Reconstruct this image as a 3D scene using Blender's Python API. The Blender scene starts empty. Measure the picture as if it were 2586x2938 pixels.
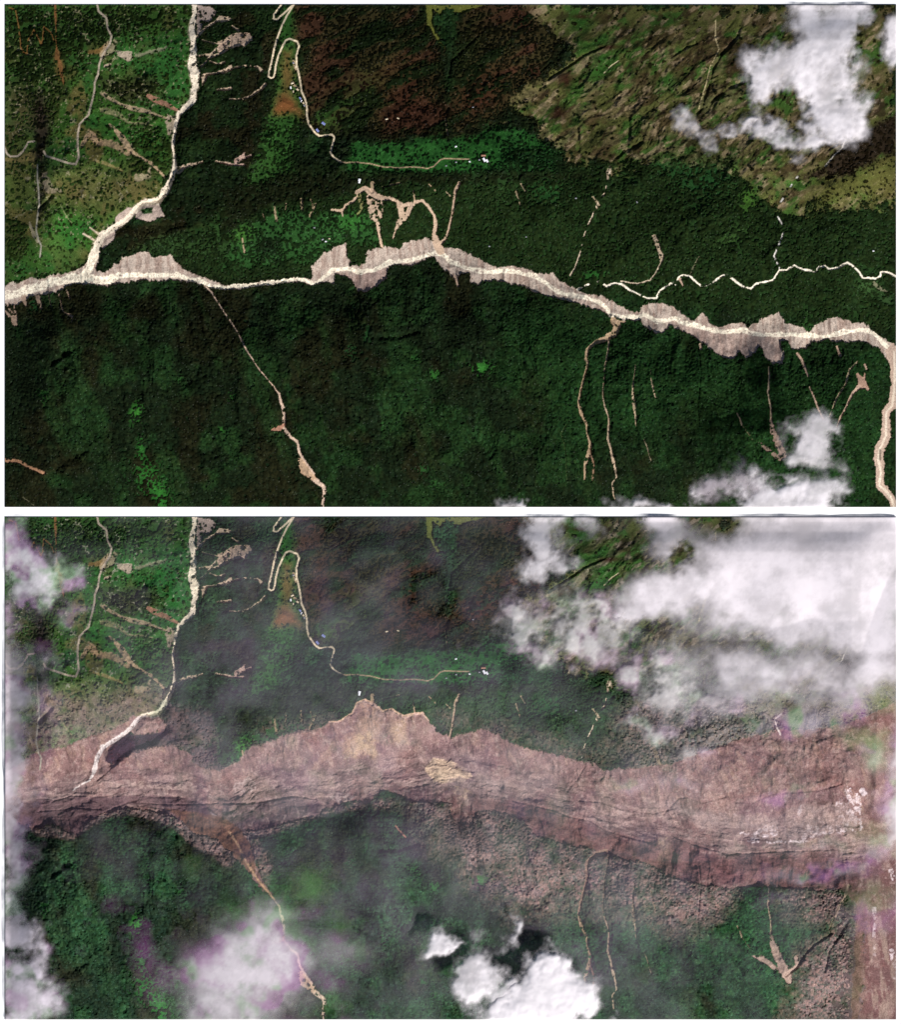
# A mountain valley seen straight down from orbit, as two relief models of the same
# valley (before and after a debris flow) laid one above the other on a white sheet.
import bpy, math
import numpy as np
from mathutils import Vector

sc = bpy.context.scene
S = 3.0                       # metres per photo unit
CX, CY = 1293.0, 1469.0
# ------------------------------------------------------------------ camera
cam_d = bpy.data.cameras.new("camera"); cam = bpy.data.objects.new("camera", cam_d)
sc.collection.objects.link(cam); sc.camera = cam
cam_d.type = 'ORTHO'; cam_d.ortho_scale = 2938 * S
cam_d.clip_start = 10; cam_d.clip_end = 30000
cam.location = (0, 0, 9000); cam.rotation_euler = (0, 0, 0)
# ------------------------------------------------------------------ world, sun, exposure
EL = math.radians(42); SX, SY = 0.60, -0.80
w = bpy.data.worlds.new("World"); sc.world = w; w.use_nodes = True
nt = w.node_tree; nt.nodes.clear()
sky = nt.nodes.new('ShaderNodeTexSky'); sky.sky_type = 'NISHITA'; sky.sun_disc = False
sky.sun_elevation = EL; sky.sun_rotation = math.atan2(SX, SY); sky.altitude = 2000
bg = nt.nodes.new('ShaderNodeBackground'); bg.inputs[1].default_value = 0.05
ow = nt.nodes.new('ShaderNodeOutputWorld')
nt.links.new(sky.outputs[0], bg.inputs[0]); nt.links.new(bg.outputs[0], ow.inputs[0])
sun_d = bpy.data.lights.new("sun", 'SUN'); sun_d.energy = 4.6; sun_d.angle = math.radians(0.5)
sun_d.color = (1.0, 0.965, 0.93)
sun = bpy.data.objects.new("sun", sun_d); sc.collection.objects.link(sun)
sun.rotation_euler = Vector((SX*math.cos(EL), SY*math.cos(EL), math.sin(EL))).to_track_quat('Z', 'Y').to_euler()
sun.location = (0, 0, 4000)
sc.view_settings.view_transform = 'Standard'; sc.view_settings.look = 'None'
sc.view_settings.exposure = 0.12; sc.view_settings.gamma = 1
sc.cycles.transparent_max_bounces = 24
sc.cycles.max_bounces = 6

# ------------------------------------------------------------------ number helpers
X0, X1, Y0, Y1 = 13.0, 2573.0, 13.0, 1454.8
NX, NY = 1441, 812
xs = np.linspace(X0, X1, NX, dtype=np.float32); ys = np.linspace(Y0, Y1, NY, dtype=np.float32)
GX, GY = np.meshgrid(xs, ys)
DXY = float(xs[1]-xs[0])

def ss(a, b, x):
    t = np.clip((x-a)/(b-a), 0, 1); return t*t*(3-2*t)

def vnoise(x, y, seed):
    """smooth lattice noise 0..1 at lattice coordinates x, y"""
    rs = np.random.RandomState(seed); L = rs.rand(256, 256).astype(np.float32)
    xi = np.floor(x).astype(np.int32); yi = np.floor(y).astype(np.int32)
    fx = x-xi; fy = y-yi; fx = fx*fx*(3-2*fx); fy = fy*fy*(3-2*fy)
    x0 = xi & 255; x1 = (xi+1) & 255; y0 = yi & 255; y1 = (yi+1) & 255
    return (L[y0, x0]*(1-fx)+L[y0, x1]*fx)*(1-fy)+(L[y1, x0]*(1-fx)+L[y1, x1]*fx)*fy

def fbm(x, y, scale, seed, octv=4, ang=0.0, stretch=1.0, gain=0.5, ridged=False):
    c, s = math.cos(math.radians(ang)), math.sin(math.radians(ang))
    u = (x*c+y*s)/(scale*stretch); v = (-x*s+y*c)/scale
    o = np.zeros_like(x, dtype=np.float32); a = 1.0; tot = 0
    for k in range(octv):
        n = vnoise(u*(2**k)+17.3*k, v*(2**k)+9.1*k, seed+k)
        if ridged: n = 1-np.abs(2*n-1)
        o += a*n; tot += a; a *= gain
    return o/tot

def F(scale, seed, **k): return fbm(GX, GY, scale, seed, **k)
RAG = (F(16, 900, octv=4, gain=.75)-0.5)*2.9          # ragged edge field
WARP = (F(45, 910, octv=3)-0.5)*2
FING = (F(7, 920, ang=80, stretch=2.6, octv=4, gain=.65)-0.5)*2.4

def lin(c):
    c = np.array(c, dtype=np.float32)/255.0
    return np.where(c <= 0.04045, c/12.92, ((c+0.055)/1.055)**2.4).astype(np.float32)

K = 2.7258
TX = (0, 640, 1280, 1926)
def A(c, r, pts): return [(TX[c]+p[0]/K, (0, 730)[r]+p[1]/K) for p in pts]
def B(c, r, pts): return [(TX[c]+p[0]/K, (0, 728)[r]+p[1]/K) for p in pts]

def line(pts, hw, soft=1.6, rough=1.0):
    """soft mask of a band along pts; hw = half width(s) in the tracing's pixels"""
    n = len(pts)
    if not hasattr(hw, '__len__'): hw = [hw]*n
    hw = list(hw)
    if len(hw) != n: hw = list(np.interp(np.linspace(0, 1, n), np.linspace(0, 1, len(hw)), hw))
    hw = [h/K for h in hw]
    M = np.zeros_like(GX)
    for i in range(n-1):
        (ax, ay), (bx, by) = pts[i], pts[i+1]; m = max(hw[i], hw[i+1])*1.6+soft*2+rough*2+4
        i0, i1 = np.searchsorted(xs, [min(ax, bx)-m, max(ax, bx)+m]); j0, j1 = np.searchsorted(ys, [min(ay, by)-m, max(ay, by)+m])
        if i1 <= i0 or j1 <= j0: continue
        sl = (slice(j0, j1), slice(i0, i1))
        wx = GX[sl]+WARP[sl]*rough*1.3; wy = GY[sl]+RAG[sl]*rough
        dx, dy = bx-ax, by-ay; L = dx*dx+dy*dy+1e-6
        t = np.clip(((wx-ax)*dx+(wy-ay)*dy)/L, 0, 1)
        d = np.hypot(wx-ax-t*dx, wy-ay-t*dy)
        h = hw[i]+(hw[i+1]-hw[i])*t
        h = h*(1+0.35*RAG[sl]*min(rough, 1))
        M[sl] = np.maximum(M[sl], ss(-0.5, 0.5, (h-d)/soft))
    return M

def poly(pts, soft=2.0, rough=4.0, fing=0.0):
    if soft >= 10: soft *= 2.2; rough *= 1.6
    P = np.array(pts, dtype=np.float32); m = rough*2.2+soft+6
    i0, i1 = np.searchsorted(xs, [P[:, 0].min()-m, P[:, 0].max()+m]); j0, j1 = np.searchsorted(ys, [P[:, 1].min()-m, P[:, 1].max()+m])
    M = np.zeros_like(GX); sl = (slice(j0, j1), slice(i0, i1))
    x = GX[sl]; y = GY[sl]
    inside = np.zeros(x.shape, bool); D = np.full(x.shape, 1e6, np.float32)
    for i in range(len(P)):
        ax, ay = P[i]; bx, by = P[(i+1) % len(P)]
        if ay != by:
            c = (ay > y) != (by > y)
            inside ^= c & (x < (bx-ax)*(y-ay)/(by-ay)+ax)
        dx, dy = bx-ax, by-ay; L = dx*dx+dy*dy+1e-6
        t = np.clip(((x-ax)*dx+(y-ay)*dy)/L, 0, 1)
        D = np.minimum(D, np.hypot(x-ax-t*dx, y-ay-t*dy))
    sd = np.where(inside, D, -D)+(RAG[sl]*0.8+WARP[sl]*0.6)*rough+FING[sl]*fing
    M[sl] = ss(-0.5, 0.5, sd/soft)
    return M

def blob(cx, cy, rx, ry, ang=0, p=1.0):
    c, s = math.cos(math.radians(ang)), math.sin(math.radians(ang))
    u = ((GX-cx)*c+(GY-cy)*s)/rx; v = (-(GX-cx)*s+(GY-cy)*c)/ry
    return np.exp(-(u*u+v*v)*p)

# jittered-cell crowns: distance to the nearest crown centre and that crown's random numbers
def crowns(cell, seed):
    rs = np.random.RandomState(seed); n = int(2600/cell)+8
    R = rs.rand(n, n, 5).astype(np.float32)
    ci = np.floor(GX/cell).astype(np.int32); cj = np.floor(GY/cell).astype(np.int32)
    best = np.full(GX.shape, 9.0, np.float32); r1 = np.zeros_like(best); r2 = np.zeros_like(best); r3 = np.zeros_like(best)
    for di in (-1, 0, 1):
        for dj in (-1, 0, 1):
            a = np.clip(ci+di, 0, n-1); b = np.clip(cj+dj, 0, n-1); q = R[b, a]
            d = np.hypot(GX/cell-(ci+di)-0.15-0.7*q[..., 0], GY/cell-(cj+dj)-0.15-0.7*q[..., 1])/(0.75+0.5*q[..., 4])
            k = d < best
            best = np.where(k, d, best); r1 = np.where(k, q[..., 2], r1); r2 = np.where(k, q[..., 3], r2); r3 = np.where(k, q[..., 4], r3)
    return best, r1, r2, r3
_a, _b = crowns(5.2, 71), crowns(8.2, 72); _m = F(40, 73, octv=4) > .52
CR = tuple(np.where(_m, q2, q1) for q1, q2 in zip(_a, _b)); BIG = _m*1.0
GR = np.random.RandomState(5).rand(NY, NX).astype(np.float32)   # per-vertex grain

HILL, FOREST, GRAVEL, RIVER, ROAD, SLIDE, SCREE = range(7)
class Panel:
    def __init__(s):
        s.col = np.zeros((NY, NX, 3), np.float32); s.tc = np.zeros((NY, NX, 3), np.float32)
        s.td = np.zeros((NY, NX), np.float32); s.cls = np.zeros((NY, NX), np.int8)
        s.z = np.zeros((NY, NX), np.float32)
    def paint(s, m, c=None, k=1.0, tc=None, td=None, cls=None, dz=0.0):
        m = m*k
        if c is not None: s.col += (lin(c)-s.col)*m[..., None]
        if tc is not None: s.tc += (lin(tc)-s.tc)*m[..., None]
        if td is not None: s.td += (td-s.td)*m
        if cls is not None: s.cls[m > 0.5] = cls
        if dz: s.z += dz*m
    def carve(s, pts, hw, depth):
        s.z -= 1.5*min(depth, 26)*line(pts, hw, soft=max(hw)/K*2.4 if hasattr(hw, '__len__') else hw/K*2.2, rough=1.6)

# ------------------------------------------------------------------ traced lines shared by both views
VALLEY = A(0,1,[(36,325),(250,270),(630,185),(1040,160),(1380,155),(1760,262)])+A(1,1,[(450,212),(760,200),(1180,125),(1660,0)])+A(2,1,[(380,140),(800,235),(1290,460),(1790,510)])+A(3,1,[(630,600),(1080,640),(1580,610),(1763,640)])
TRIB = A(0,0,[(1520,20),(1518,110),(1505,180),(1500,250),(1512,330),(1510,420),(1500,500),(1525,590),(1532,650),(1515,720),(1505,790),(1450,840),(1400,890),(1375,960),(1360,1060),(1350,1150),(1362,1230),(1365,1310),(1340,1400),(1290,1490),(1235,1570),(1110,1590),(1060,1640),(1020,1690),(940,1750),(800,1840),(755,1930),(740,2000)])
TRIBW = [.86*q for q in [20,18,24,25,26,30,36,48,36,24,28,24,20,14,11,11,11,19,26,30,34,24,28,24,30,32,35,33]]
ROAD1 = A(1,0,[(560,25),(500,120),(460,200),(430,280),(400,380),(380,480),(360,560),(355,600),(375,612),(395,605),(405,570),(410,520),(430,440),(460,370),(490,315),(520,303),(580,325),(595,360),(575,430),(575,510),(590,570),(605,650),(615,720),(640,770),(655,830),(655,900),(670,970),(720,1040),(755,1065),(850,1052),(872,1075),(855,1140),(840,1195),(870,1235),(920,1265)])
ROAD2 = A(1,0,[(540,45),(470,110),(420,155),(395,145),(400,110),(440,60),(460,25)])
ROAD3 = A(1,0,[(920,1265),(960,1272),(1050,1270),(1150,1280),(1250,1305),(1370,1312),(1500,1305),(1600,1318),(1650,1300),(1700,1250),(1730,1240),(1800,1242)])+A(2,0,[(60,1242),(180,1244)])
ROADW = A(0,0,[(755,20),(770,90),(830,140),(840,220),(870,280),(860,340),(800,430),(775,500),(765,580),(740,640),(735,720),(710,820),(690,900),(620,970),(605,1060),(605,1150),(615,1230),(590,1285),(530,1275),(440,1245),(360,1220),(340,1185)])
ROADW2 = A(0,0,[(20,1120),(50,1200),(80,1225),(140,1220),(180,1180),(220,1110),(265,1105)])
TRACKW = A(0,0,[(290,1290),(290,1400),(300,1500),(305,1600),(290,1700),(280,1800),(300,1880),(320,1920),(310,2010)])
TRACKC = A(2,0,[(100,1435),(70,1500),(60,1600),(45,1700),(20,1800),(0,1860)])+A(1,0,[(1710,1900)])
CREEK_SW = A(0,1,[(1600,245),(1660,300),(1720,400),(1790,510)])+A(1,1,[(120,620),(160,700),(200,780),(250,850),(290,910),(350,980),(400,1040),(440,1090),(450,1150),(470,1220),(480,1290),(475,1360),(530,1430),(580,1470),(600,1550),(650,1640),(700,1710),(710,1760),(790,1820),(792,1900),(775,1990)])
CREEK_M = A(2,1,[(1310,520),(1340,560),(1320,620),(1250,660),(1170,690),(1110,740),(1095,820),(1110,850),(1080,960),(1050,1080),(1035,1150),(1055,1240),(1100,1320),(1105,1400),(1130,1480),(1120,1560),(1090,1650),(1085,1760)])
CREEK_M2 = A(2,1,[(1130,1540),(1160,1650),(1150,1760)])
CREEK_N = A(2,1,[(1280,660),(1270,760),(1245,880),(1240,980),(1230,1100),(1245,1190),(1275,1270),(1270,1380),(1265,1440),(1290,1530),(1310,1620),(1330,1700),(1335,1740),(1300,1790),(1310,1880),(1325,1920)])
CREEK_P = A(2,1,[(1490,860),(1465,1010),(1465,1100),(1475,1180),(1480,1240),(1490,1340)])
CREEK_T = A(3,1,[(765,860),(770,960),(760,1080),(780,1200),(785,1290)])

def base_zones(p):
    """land cover both dates share: forest, meadow, brown heath and alpine rock"""
    n1 = F(140, 11); n2 = F(60, 21); n3 = F(24, 31); n4 = F(9, 41, octv=3)
    p.col[:] = lin((22, 38, 20)); p.tc[:] = lin((38, 60, 36)); p.td[:] = 0.97
    # conifer slope south of the river, its north-facing shade painted dark, with greener and browner belts
    p.paint(ss(.50, .68, n2), tc=(46, 84, 44))
    p.paint(ss(.52, .70, F(110, 55)), tc=(46, 56, 34))
    p.paint(ss(.55, .75, F(80, 61, ang=70, stretch=3)), tc=(50, 92, 48), k=.7)
    # right-hand southern slopes are greener
    p.paint(poly(A(2,1,[(500,250),(1200,420),(1800,560)])+A(3,1,[(700,850),(1763,700),(1763,1975),(1000,1975),(0,1300)])+A(2,1,[(1700,1500),(900,1500),(500,900)]), 90, 30), tc=(46, 92, 46), k=.75)
    # north bank belt, woodland
    p.paint(poly(A(0,1,[(1400,100),(1790,240)])+A(1,1,[(690,190),(1150,60)])+A(2,1,[(0,-60),(1000,250),(1790,390)])+A(3,1,[(1763,600),(1763,-300)])+A(3,0,[(900,1200),(0,1150)])+A(2,0,[(900,1300),(0,1350)])+A(1,0,[(1000,1350),(0,1300),(-350,1700)]), 30, 14), c=(34, 58, 26), tc=(46, 74, 38), td=.86)
    # north-west: open meadow dotted with trees
    nw = poly(A(0,0,[(0,0),(1500,0),(1500,760),(1370,900),(1345,1300),(1230,1560),(1000,1640),(760,1880),(730,2000)])+A(0,1,[(560,140),(240,180),(0,240)]), 10, 8)
    p.paint(nw, (58, 92, 36), tc=(56, 86, 38), td=.17)
    p.paint(nw*ss(.50, .62, n2), (48, 88, 38)); p.paint(nw*ss(.50, .64, F(70, 63)), (92, 88, 48))
    p.paint(nw*ss(.55, .66, n1), (60, 66, 34), td=.6)
    p.paint(nw*poly(A(0,0,[(0,0),(1500,0),(1470,200),(900,330),(600,500),(450,650),(0,800)]), 60, 20), (44, 70, 30), td=.78, tc=(34,56,26), k=.8)
    p.paint(nw*poly(A(0,0,[(950,300),(1480,260),(1490,800),(1350,820),(1100,620),(850,480)]), 30, 14), (48, 98, 42), k=.8, td=.2)
    p.paint(nw*poly(A(0,0,[(700,900),(1300,1000),(1340,1300),(1150,1300),(900,1050)]), 40, 14), (44, 100, 38), k=.7)
    p.paint(nw*poly(A(0,0,[(380,1600),(700,1750),(560,1990),(330,1950)]), 40, 10), (50, 112, 42), k=.7)
    p.paint(nw*poly(A(0,0,[(400,1330),(1100,1340),(1200,1450),(900,1650),(560,1600),(350,1480)]), 50, 14), (104, 98, 58), k=.75, td=.3)
    p.paint(nw*poly(A(0,0,[(36,1250),(270,1200),(280,1600),(36,1600)]), 40, 10), (100, 98, 54), k=.6, td=.3)
    p.paint(nw*poly(A(0,0,[(40,700),(250,720),(300,1050),(40,1100)]), 40, 10), (84, 78, 50), k=.7, td=.35)
    p.paint(nw*poly(A(0,0,[(780,600),(1200,620),(1250,740),(1000,800),(820,720)]), 30, 12), (64, 58, 38), tc=(34,40,24), td=.75, k=.8)
    p.paint(poly(A(0,0,[(270,700),(350,740),(400,1050),(350,1250),(360,1500),(300,1700),(290,1250),(250,1050)]), 16, 8), (58, 46, 40), tc=(30,26,22), td=.6, k=.9)
    rk = F(7, 64, octv=3); p.paint(nw*ss(.66, .74, rk)*ss(.42, .55, F(60, 66)), (150, 142, 112), td=.05, k=.7)
    # dark wooded slope east of the tributary
    e = poly(A(0,0,[(1545,20),(1800,20)])+A(1,0,[(460,20),(420,300),(350,620),(330,1000),(150,1450),(-100,1700)])+A(0,0,[(1000,2000),(760,2000),(900,1800),(1250,1740),(1380,1350),(1390,950),(1560,700),(1600,400)]), 10, 6)
    p.paint(e, (24, 42, 22), tc=(36, 58, 32), td=.93)
    p.paint(e*ss(.52, .66, n2), tc=(46, 76, 40)); p.paint(e*ss(.55, .65, F(55, 67)), (62, 52, 34), tc=(50, 46, 30), k=.6)
    p.paint(poly(A(0,0,[(1560,300),(1790,200),(1790,500),(1600,560)]), 20, 8), (46, 82, 34), tc=(38,66,32), k=.6)
    # grassy spur with the hairpin road
    p.paint(poly(A(1,0,[(540,40),(580,120),(590,400),(580,560),(610,740),(640,880),(560,960),(420,1350),(300,1500),(180,1450),(330,1000),(400,700),(430,440),(470,200)]), 14, 5), (52, 88, 38), tc=(38,64,30), td=.3)
    p.paint(poly(A(1,0,[(470,400),(530,400),(550,600),(520,720),(600,850),(600,920),(520,880),(400,890),(410,760),(470,700),(450,560)]), 16, 6), (112, 88, 50), td=.05, k=.85)
    p.paint(poly(A(1,0,[(470,760),(560,800),(620,900),(540,880),(430,900),(400,860)]), 12, 4), (122, 74, 42), td=0, k=.8)
    p.paint(poly(A(1,0,[(480,60),(560,80),(570,280),(450,300)]), 10, 3), (48, 88, 36), td=.1)
    p.paint(poly(A(1,0,[(360,940),(560,900),(600,1000),(540,1340),(430,1350),(330,1150)]), 24, 8), (48, 86, 36), tc=(36,68,30), td=.5, k=.8)
    # central brown heath
    h = poly(A(1,0,[(580,36),(1580,36),(1700,400),(1760,900)])+A(2,0,[(150,36),(700,36),(1000,300),(700,650),(450,900),(100,1060)])+A(1,0,[(1500,1050),(1000,1050),(880,1060),(700,980),(650,800),(600,600)]), 22, 10)
    st = F(26, 81, ang=-28, stretch=3.5); st2 = F(70, 85, ang=-28, stretch=2.5)
    p.paint(h, (62, 56, 32), tc=(38, 44, 26), td=.55)
    p.paint(h*ss(.46, .6, st2), (76, 50, 36), tc=(50, 38, 26), k=.9, td=.3)
    p.paint(h*ss(.50, .66, st), (32, 50, 24), tc=(34, 54, 28), td=.85)
    p.paint(h*blob(*A(1,0,[(1150,700)])[0], 110, 60, -25), (54, 84, 36), k=.6)
    p.paint(h*blob(*A(1,0,[(800,950)])[0], 60, 35, -25), (58, 92, 38), k=.7, td=.2)
    p.paint(h*blob(*A(1,0,[(1400,700)])[0], 90, 100, -35), (78, 40, 30), k=.6)
    p.paint(h*blob(*A(2,0,[(250,720)])[0], 90, 60, -35), (84, 42, 32), k=.6)
    p.paint(h*blob(*A(2,0,[(120,350)])[0], 50, 120, 15), (44, 58, 28), tc=(36,56,28), td=.85, k=.8)
    p.paint(poly(A(1,0,[(1590,36),(1800,36)])+A(2,0,[(300,40),(100,100),(0,60)])+A(1,0,[(1700,130),(1640,60),(1640,190),(1680,280),(1745,380),(1700,350),(1600,200)]), 5, 4), (112, 116, 52), td=.05)
    # alpine rock and turf in the north-east
    a = poly(A(2,0,[(640,36),(1800,36)])+A(3,0,[(1763,36),(1763,1550),(900,1640),(650,1500),(500,1260),(0,1250)])+A(2,0,[(1300,1300),(1000,1330),(850,1200),(700,900),(480,920),(740,640),(1000,420)]), 52, 18)
    nz = F(55, 89, octv=5, gain=.6); a = ss(.3, .7, a+(nz-.5)*7*a*(1-a))
    s1 = F(13, 91, ang=-38, stretch=2.4, octv=5); s2 = F(42, 95, ang=-35, stretch=1.6, octv=5); s3 = F(24, 99, ang=-35, stretch=2)
    p.paint(a, (98, 102, 54), tc=(50, 60, 30), td=.04)
    p.paint(a*ss(.46, .6, s2), (70, 104, 44)); p.paint(a*ss(.50, .64, s3), (134, 116, 84), k=.55)
    p.paint(a*ss(.56, .68, F(36, 103, ang=-35, stretch=1.8)), (78, 62, 40), k=.75)
    p.paint(a*ss(.58, .72, s1), (186, 162, 128), k=.6); p.paint(a*ss(.60, .74, F(14, 107, ang=-50, stretch=2)), (56, 44, 30), k=.8)
    for (cx, cy, rx, ry, an) in [(1050,190,80,40,-10),(1170,340,80,18,-28),(1230,470,70,20,5),(1200,560,60,25,0),(1750,640,40,30,0)]:
        p.paint(blob(*A(2,0,[(cx,cy)])[0], rx*.5, ry*.8, an), (56, 104, 40), k=.85)
    for (cx, cy, rx, ry, an) in [(1280,370,75,12,-3),(900,880,50,35,0),(950,620,50,25,-20),(600,150,60,60,0),(700,560,60,25,0),(1060,130,55,10,0)]:
        p.paint(blob(*A(2,0,[(cx,cy)])[0], rx*.6, ry*.8, an), (62, 36, 26), k=.9)
    p.paint(poly(A(3,0,[(450,300),(700,350),(600,600),(420,560)]), 12, 6), (58, 44, 28), k=.8)
    p.paint(poly(A(3,0,[(1100,1400),(1763,1180),(1763,1520),(1100,1640)]), 30, 12), (104, 104, 52), tc=(60,66,34), td=.2, k=.8)
    p.paint(poly(A(3,0,[(1000,1400),(1400,1380),(1600,1250),(1763,1180),(1763,900),(1500,1020),(1300,1180),(1200,1310)]), 12, 8), (54, 44, 32), tc=(40,38,24), td=.5)  # north face of the ridge, its shade painted into the colour
    # bright green terrace
    t = poly(A(1,0,[(960,1340),(1000,1100),(1300,1120),(1700,1060)])+A(2,0,[(0,1100),(400,1010),(600,1010),(900,1200),(850,1330),(400,1330),(0,1360)])+A(1,0,[(1500,1340)]), 12, 7)
    p.paint(t, (40, 88, 36), tc=(30, 62, 30), td=.28); p.paint(t*ss(.5, .65, n3), (44, 92, 40), td=.2)
    p.paint(poly(A(2,0,[(480,1130),(900,1200),(870,1330),(420,1320)]), 26, 9), (28, 56, 28), tc=(32,64,32), td=.9, k=.85)
    # dark belt under the terrace, north bank meadow
    p.paint(poly(A(1,0,[(0,1500),(500,1360),(960,1370),(1800,1370)])+A(2,0,[(900,1360),(1200,1380),(0,1430)])+A(1,0,[(1100,1440),(1000,1520),(600,1560),(300,1640),(0,1850)]), 14, 8), (30, 44, 24), tc=(40, 50, 30), td=.9, k=.8)
    g = poly(A(1,0,[(100,1800),(240,1720),(400,1640),(900,1660),(1130,1620),(1220,1800),(1250,1930),(960,1900),(780,1980),(720,2030),(0,2100)]), 18, 9)
    p.paint(g, (44, 82, 38), tc=(38, 70, 34), td=.5)
    p.paint(blob(*A(1,0,[(1000,1730)])[0], 40, 26), (52, 108, 42), k=.8, td=.15); p.paint(blob(*A(1,0,[(150,1820)])[0], 30, 24), (72, 118, 46), k=.7)
    p.paint(blob(*A(1,0,[(350,1930)])[0], 36, 30), (30,44,28), tc=(34,50,32), td=.9, k=.8)
    # green clearings
    for (c, r, cx, cy, rx, ry, an, col, k) in [
        (0,1,1065,1240,17,26,10,(62,128,48),1),(0,1,340,1110,16,20,20,(52,104,42),.8),(0,1,1100,1500,10,30,0,(48,112,42),.8),
        (0,1,1150,1720,40,46,-30,(48,108,42),.85),(0,1,1260,1900,26,40,-20,(54,124,46),.9),(0,1,1735,1370,12,8,0,(52,108,42),.9),
        (2,1,290,890,34,18,0,(58,124,48),1),(1,1,1660,940,18,16,0,(54,112,44),.9),(1,1,1500,810,22,8,30,(48,98,42),.8),(1,1,70,1110,14,12,0,(54,108,46),.8),
        (1,1,1560,1680,14,10,0,(48,92,42),.8),(1,1,1670,1790,26,18,0,(50,92,42),.7),(1,1,1250,1340,4,20,0,(52,98,44),.8),(1,1,1000,750,24,20,0,(42,84,42),.6),
        (1,1,1120,620,12,24,0,(42,84,42),.6),(0,1,1400,960,10,22,-30,(48,92,40),.7),(3,0,250,1380,70,60,0,(38,84,42),.7),(3,0,600,1560,22,30,0,(72,112,42),.9),
        (3,0,480,1850,44,20,-35,(66,96,46),.7),(2,1,1160,150,30,12,-15,(46,104,42),.8),(2,0,800,1500,50,30,0,(40,86,40),.7),(2,0,1750,1290,36,24,0,(40,84,40),.7),
        (3,1,1540,250,30,20,20,(66,96,52),.7),(3,1,1700,350,24,14,0,(62,88,50),.6),(3,1,1080,560,24,20,0,(56,96,44),.8),(3,1,600,520,40,12,10,(62,88,50),.6),
        (2,0,420,1480,40,30,0,(52,80,40),.5),(0,1,500,70,50,40,0,(44,92,38),.7),(0,1,90,90,40,30,0,(44,92,38),.7),(0,1,265,400,12,20,0,(40,84,40),.8),(3,1,1380,1790,60,14,-20,(58,104,44),.6),
        (0,0,1700,1830,16,34,10,(52,84,40),.7),(0,0,1300,1900,80,30,0,(48,74,36),.5)]:
        p.paint(blob(*A(c,r,[(cx,cy)])[0], rx*1.15, ry*1.15, an)*(.55+.9*F(12, 77, octv=3)), col, k=k*.9, td=.2)
    p.paint(poly(A(0,0,[(1230,1850),(1370,1820),(1500,1850),(1790,1800)])+A(1,0,[(0,1850),(100,1800),(0,2020)])+A(0,0,[(1500,2010),(1200,2000),(1000,1950)]), 14, 7), (48, 72, 36), tc=(40,64,32), td=.6, k=.6)
    # trampled orange-brown paths on the north-west meadow
    z = A(0,0,[(70,60),(120,80),(140,180),(155,300),(160,370),(180,410),(210,420),(215,320),(240,280),(265,235),(300,300),(320,350),(335,290),(340,210),(400,260),(430,340)])
    p.paint(line(z, 6, 2, .8), (138, 94, 54), td=.0, k=.75)
    p.paint(line(A(0,0,[(430,20),(430,110),(435,200),(437,350),(445,450),(465,500),(480,600),(495,660)]), [10,12,4,4,20,16,12,4], 2.5, 1.5), (136, 88, 54), td=0, k=.8)
    p.paint(line(A(0,0,[(445,440),(470,600)]), 38, 10, 3), (104, 80, 46), td=.1, k=.5)
    p.paint(line(A(0,0,[(700,410),(780,400),(830,370)]), [14,20,20], 5, 3), (128, 98, 56), td=.0, k=.8)
    p.paint(line(A(0,0,[(36,1240),(120,1260),(240,1230),(270,1300)]), [14,18,24,20], 5, 3), (138, 122, 76), td=.1, k=.6)

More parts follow.
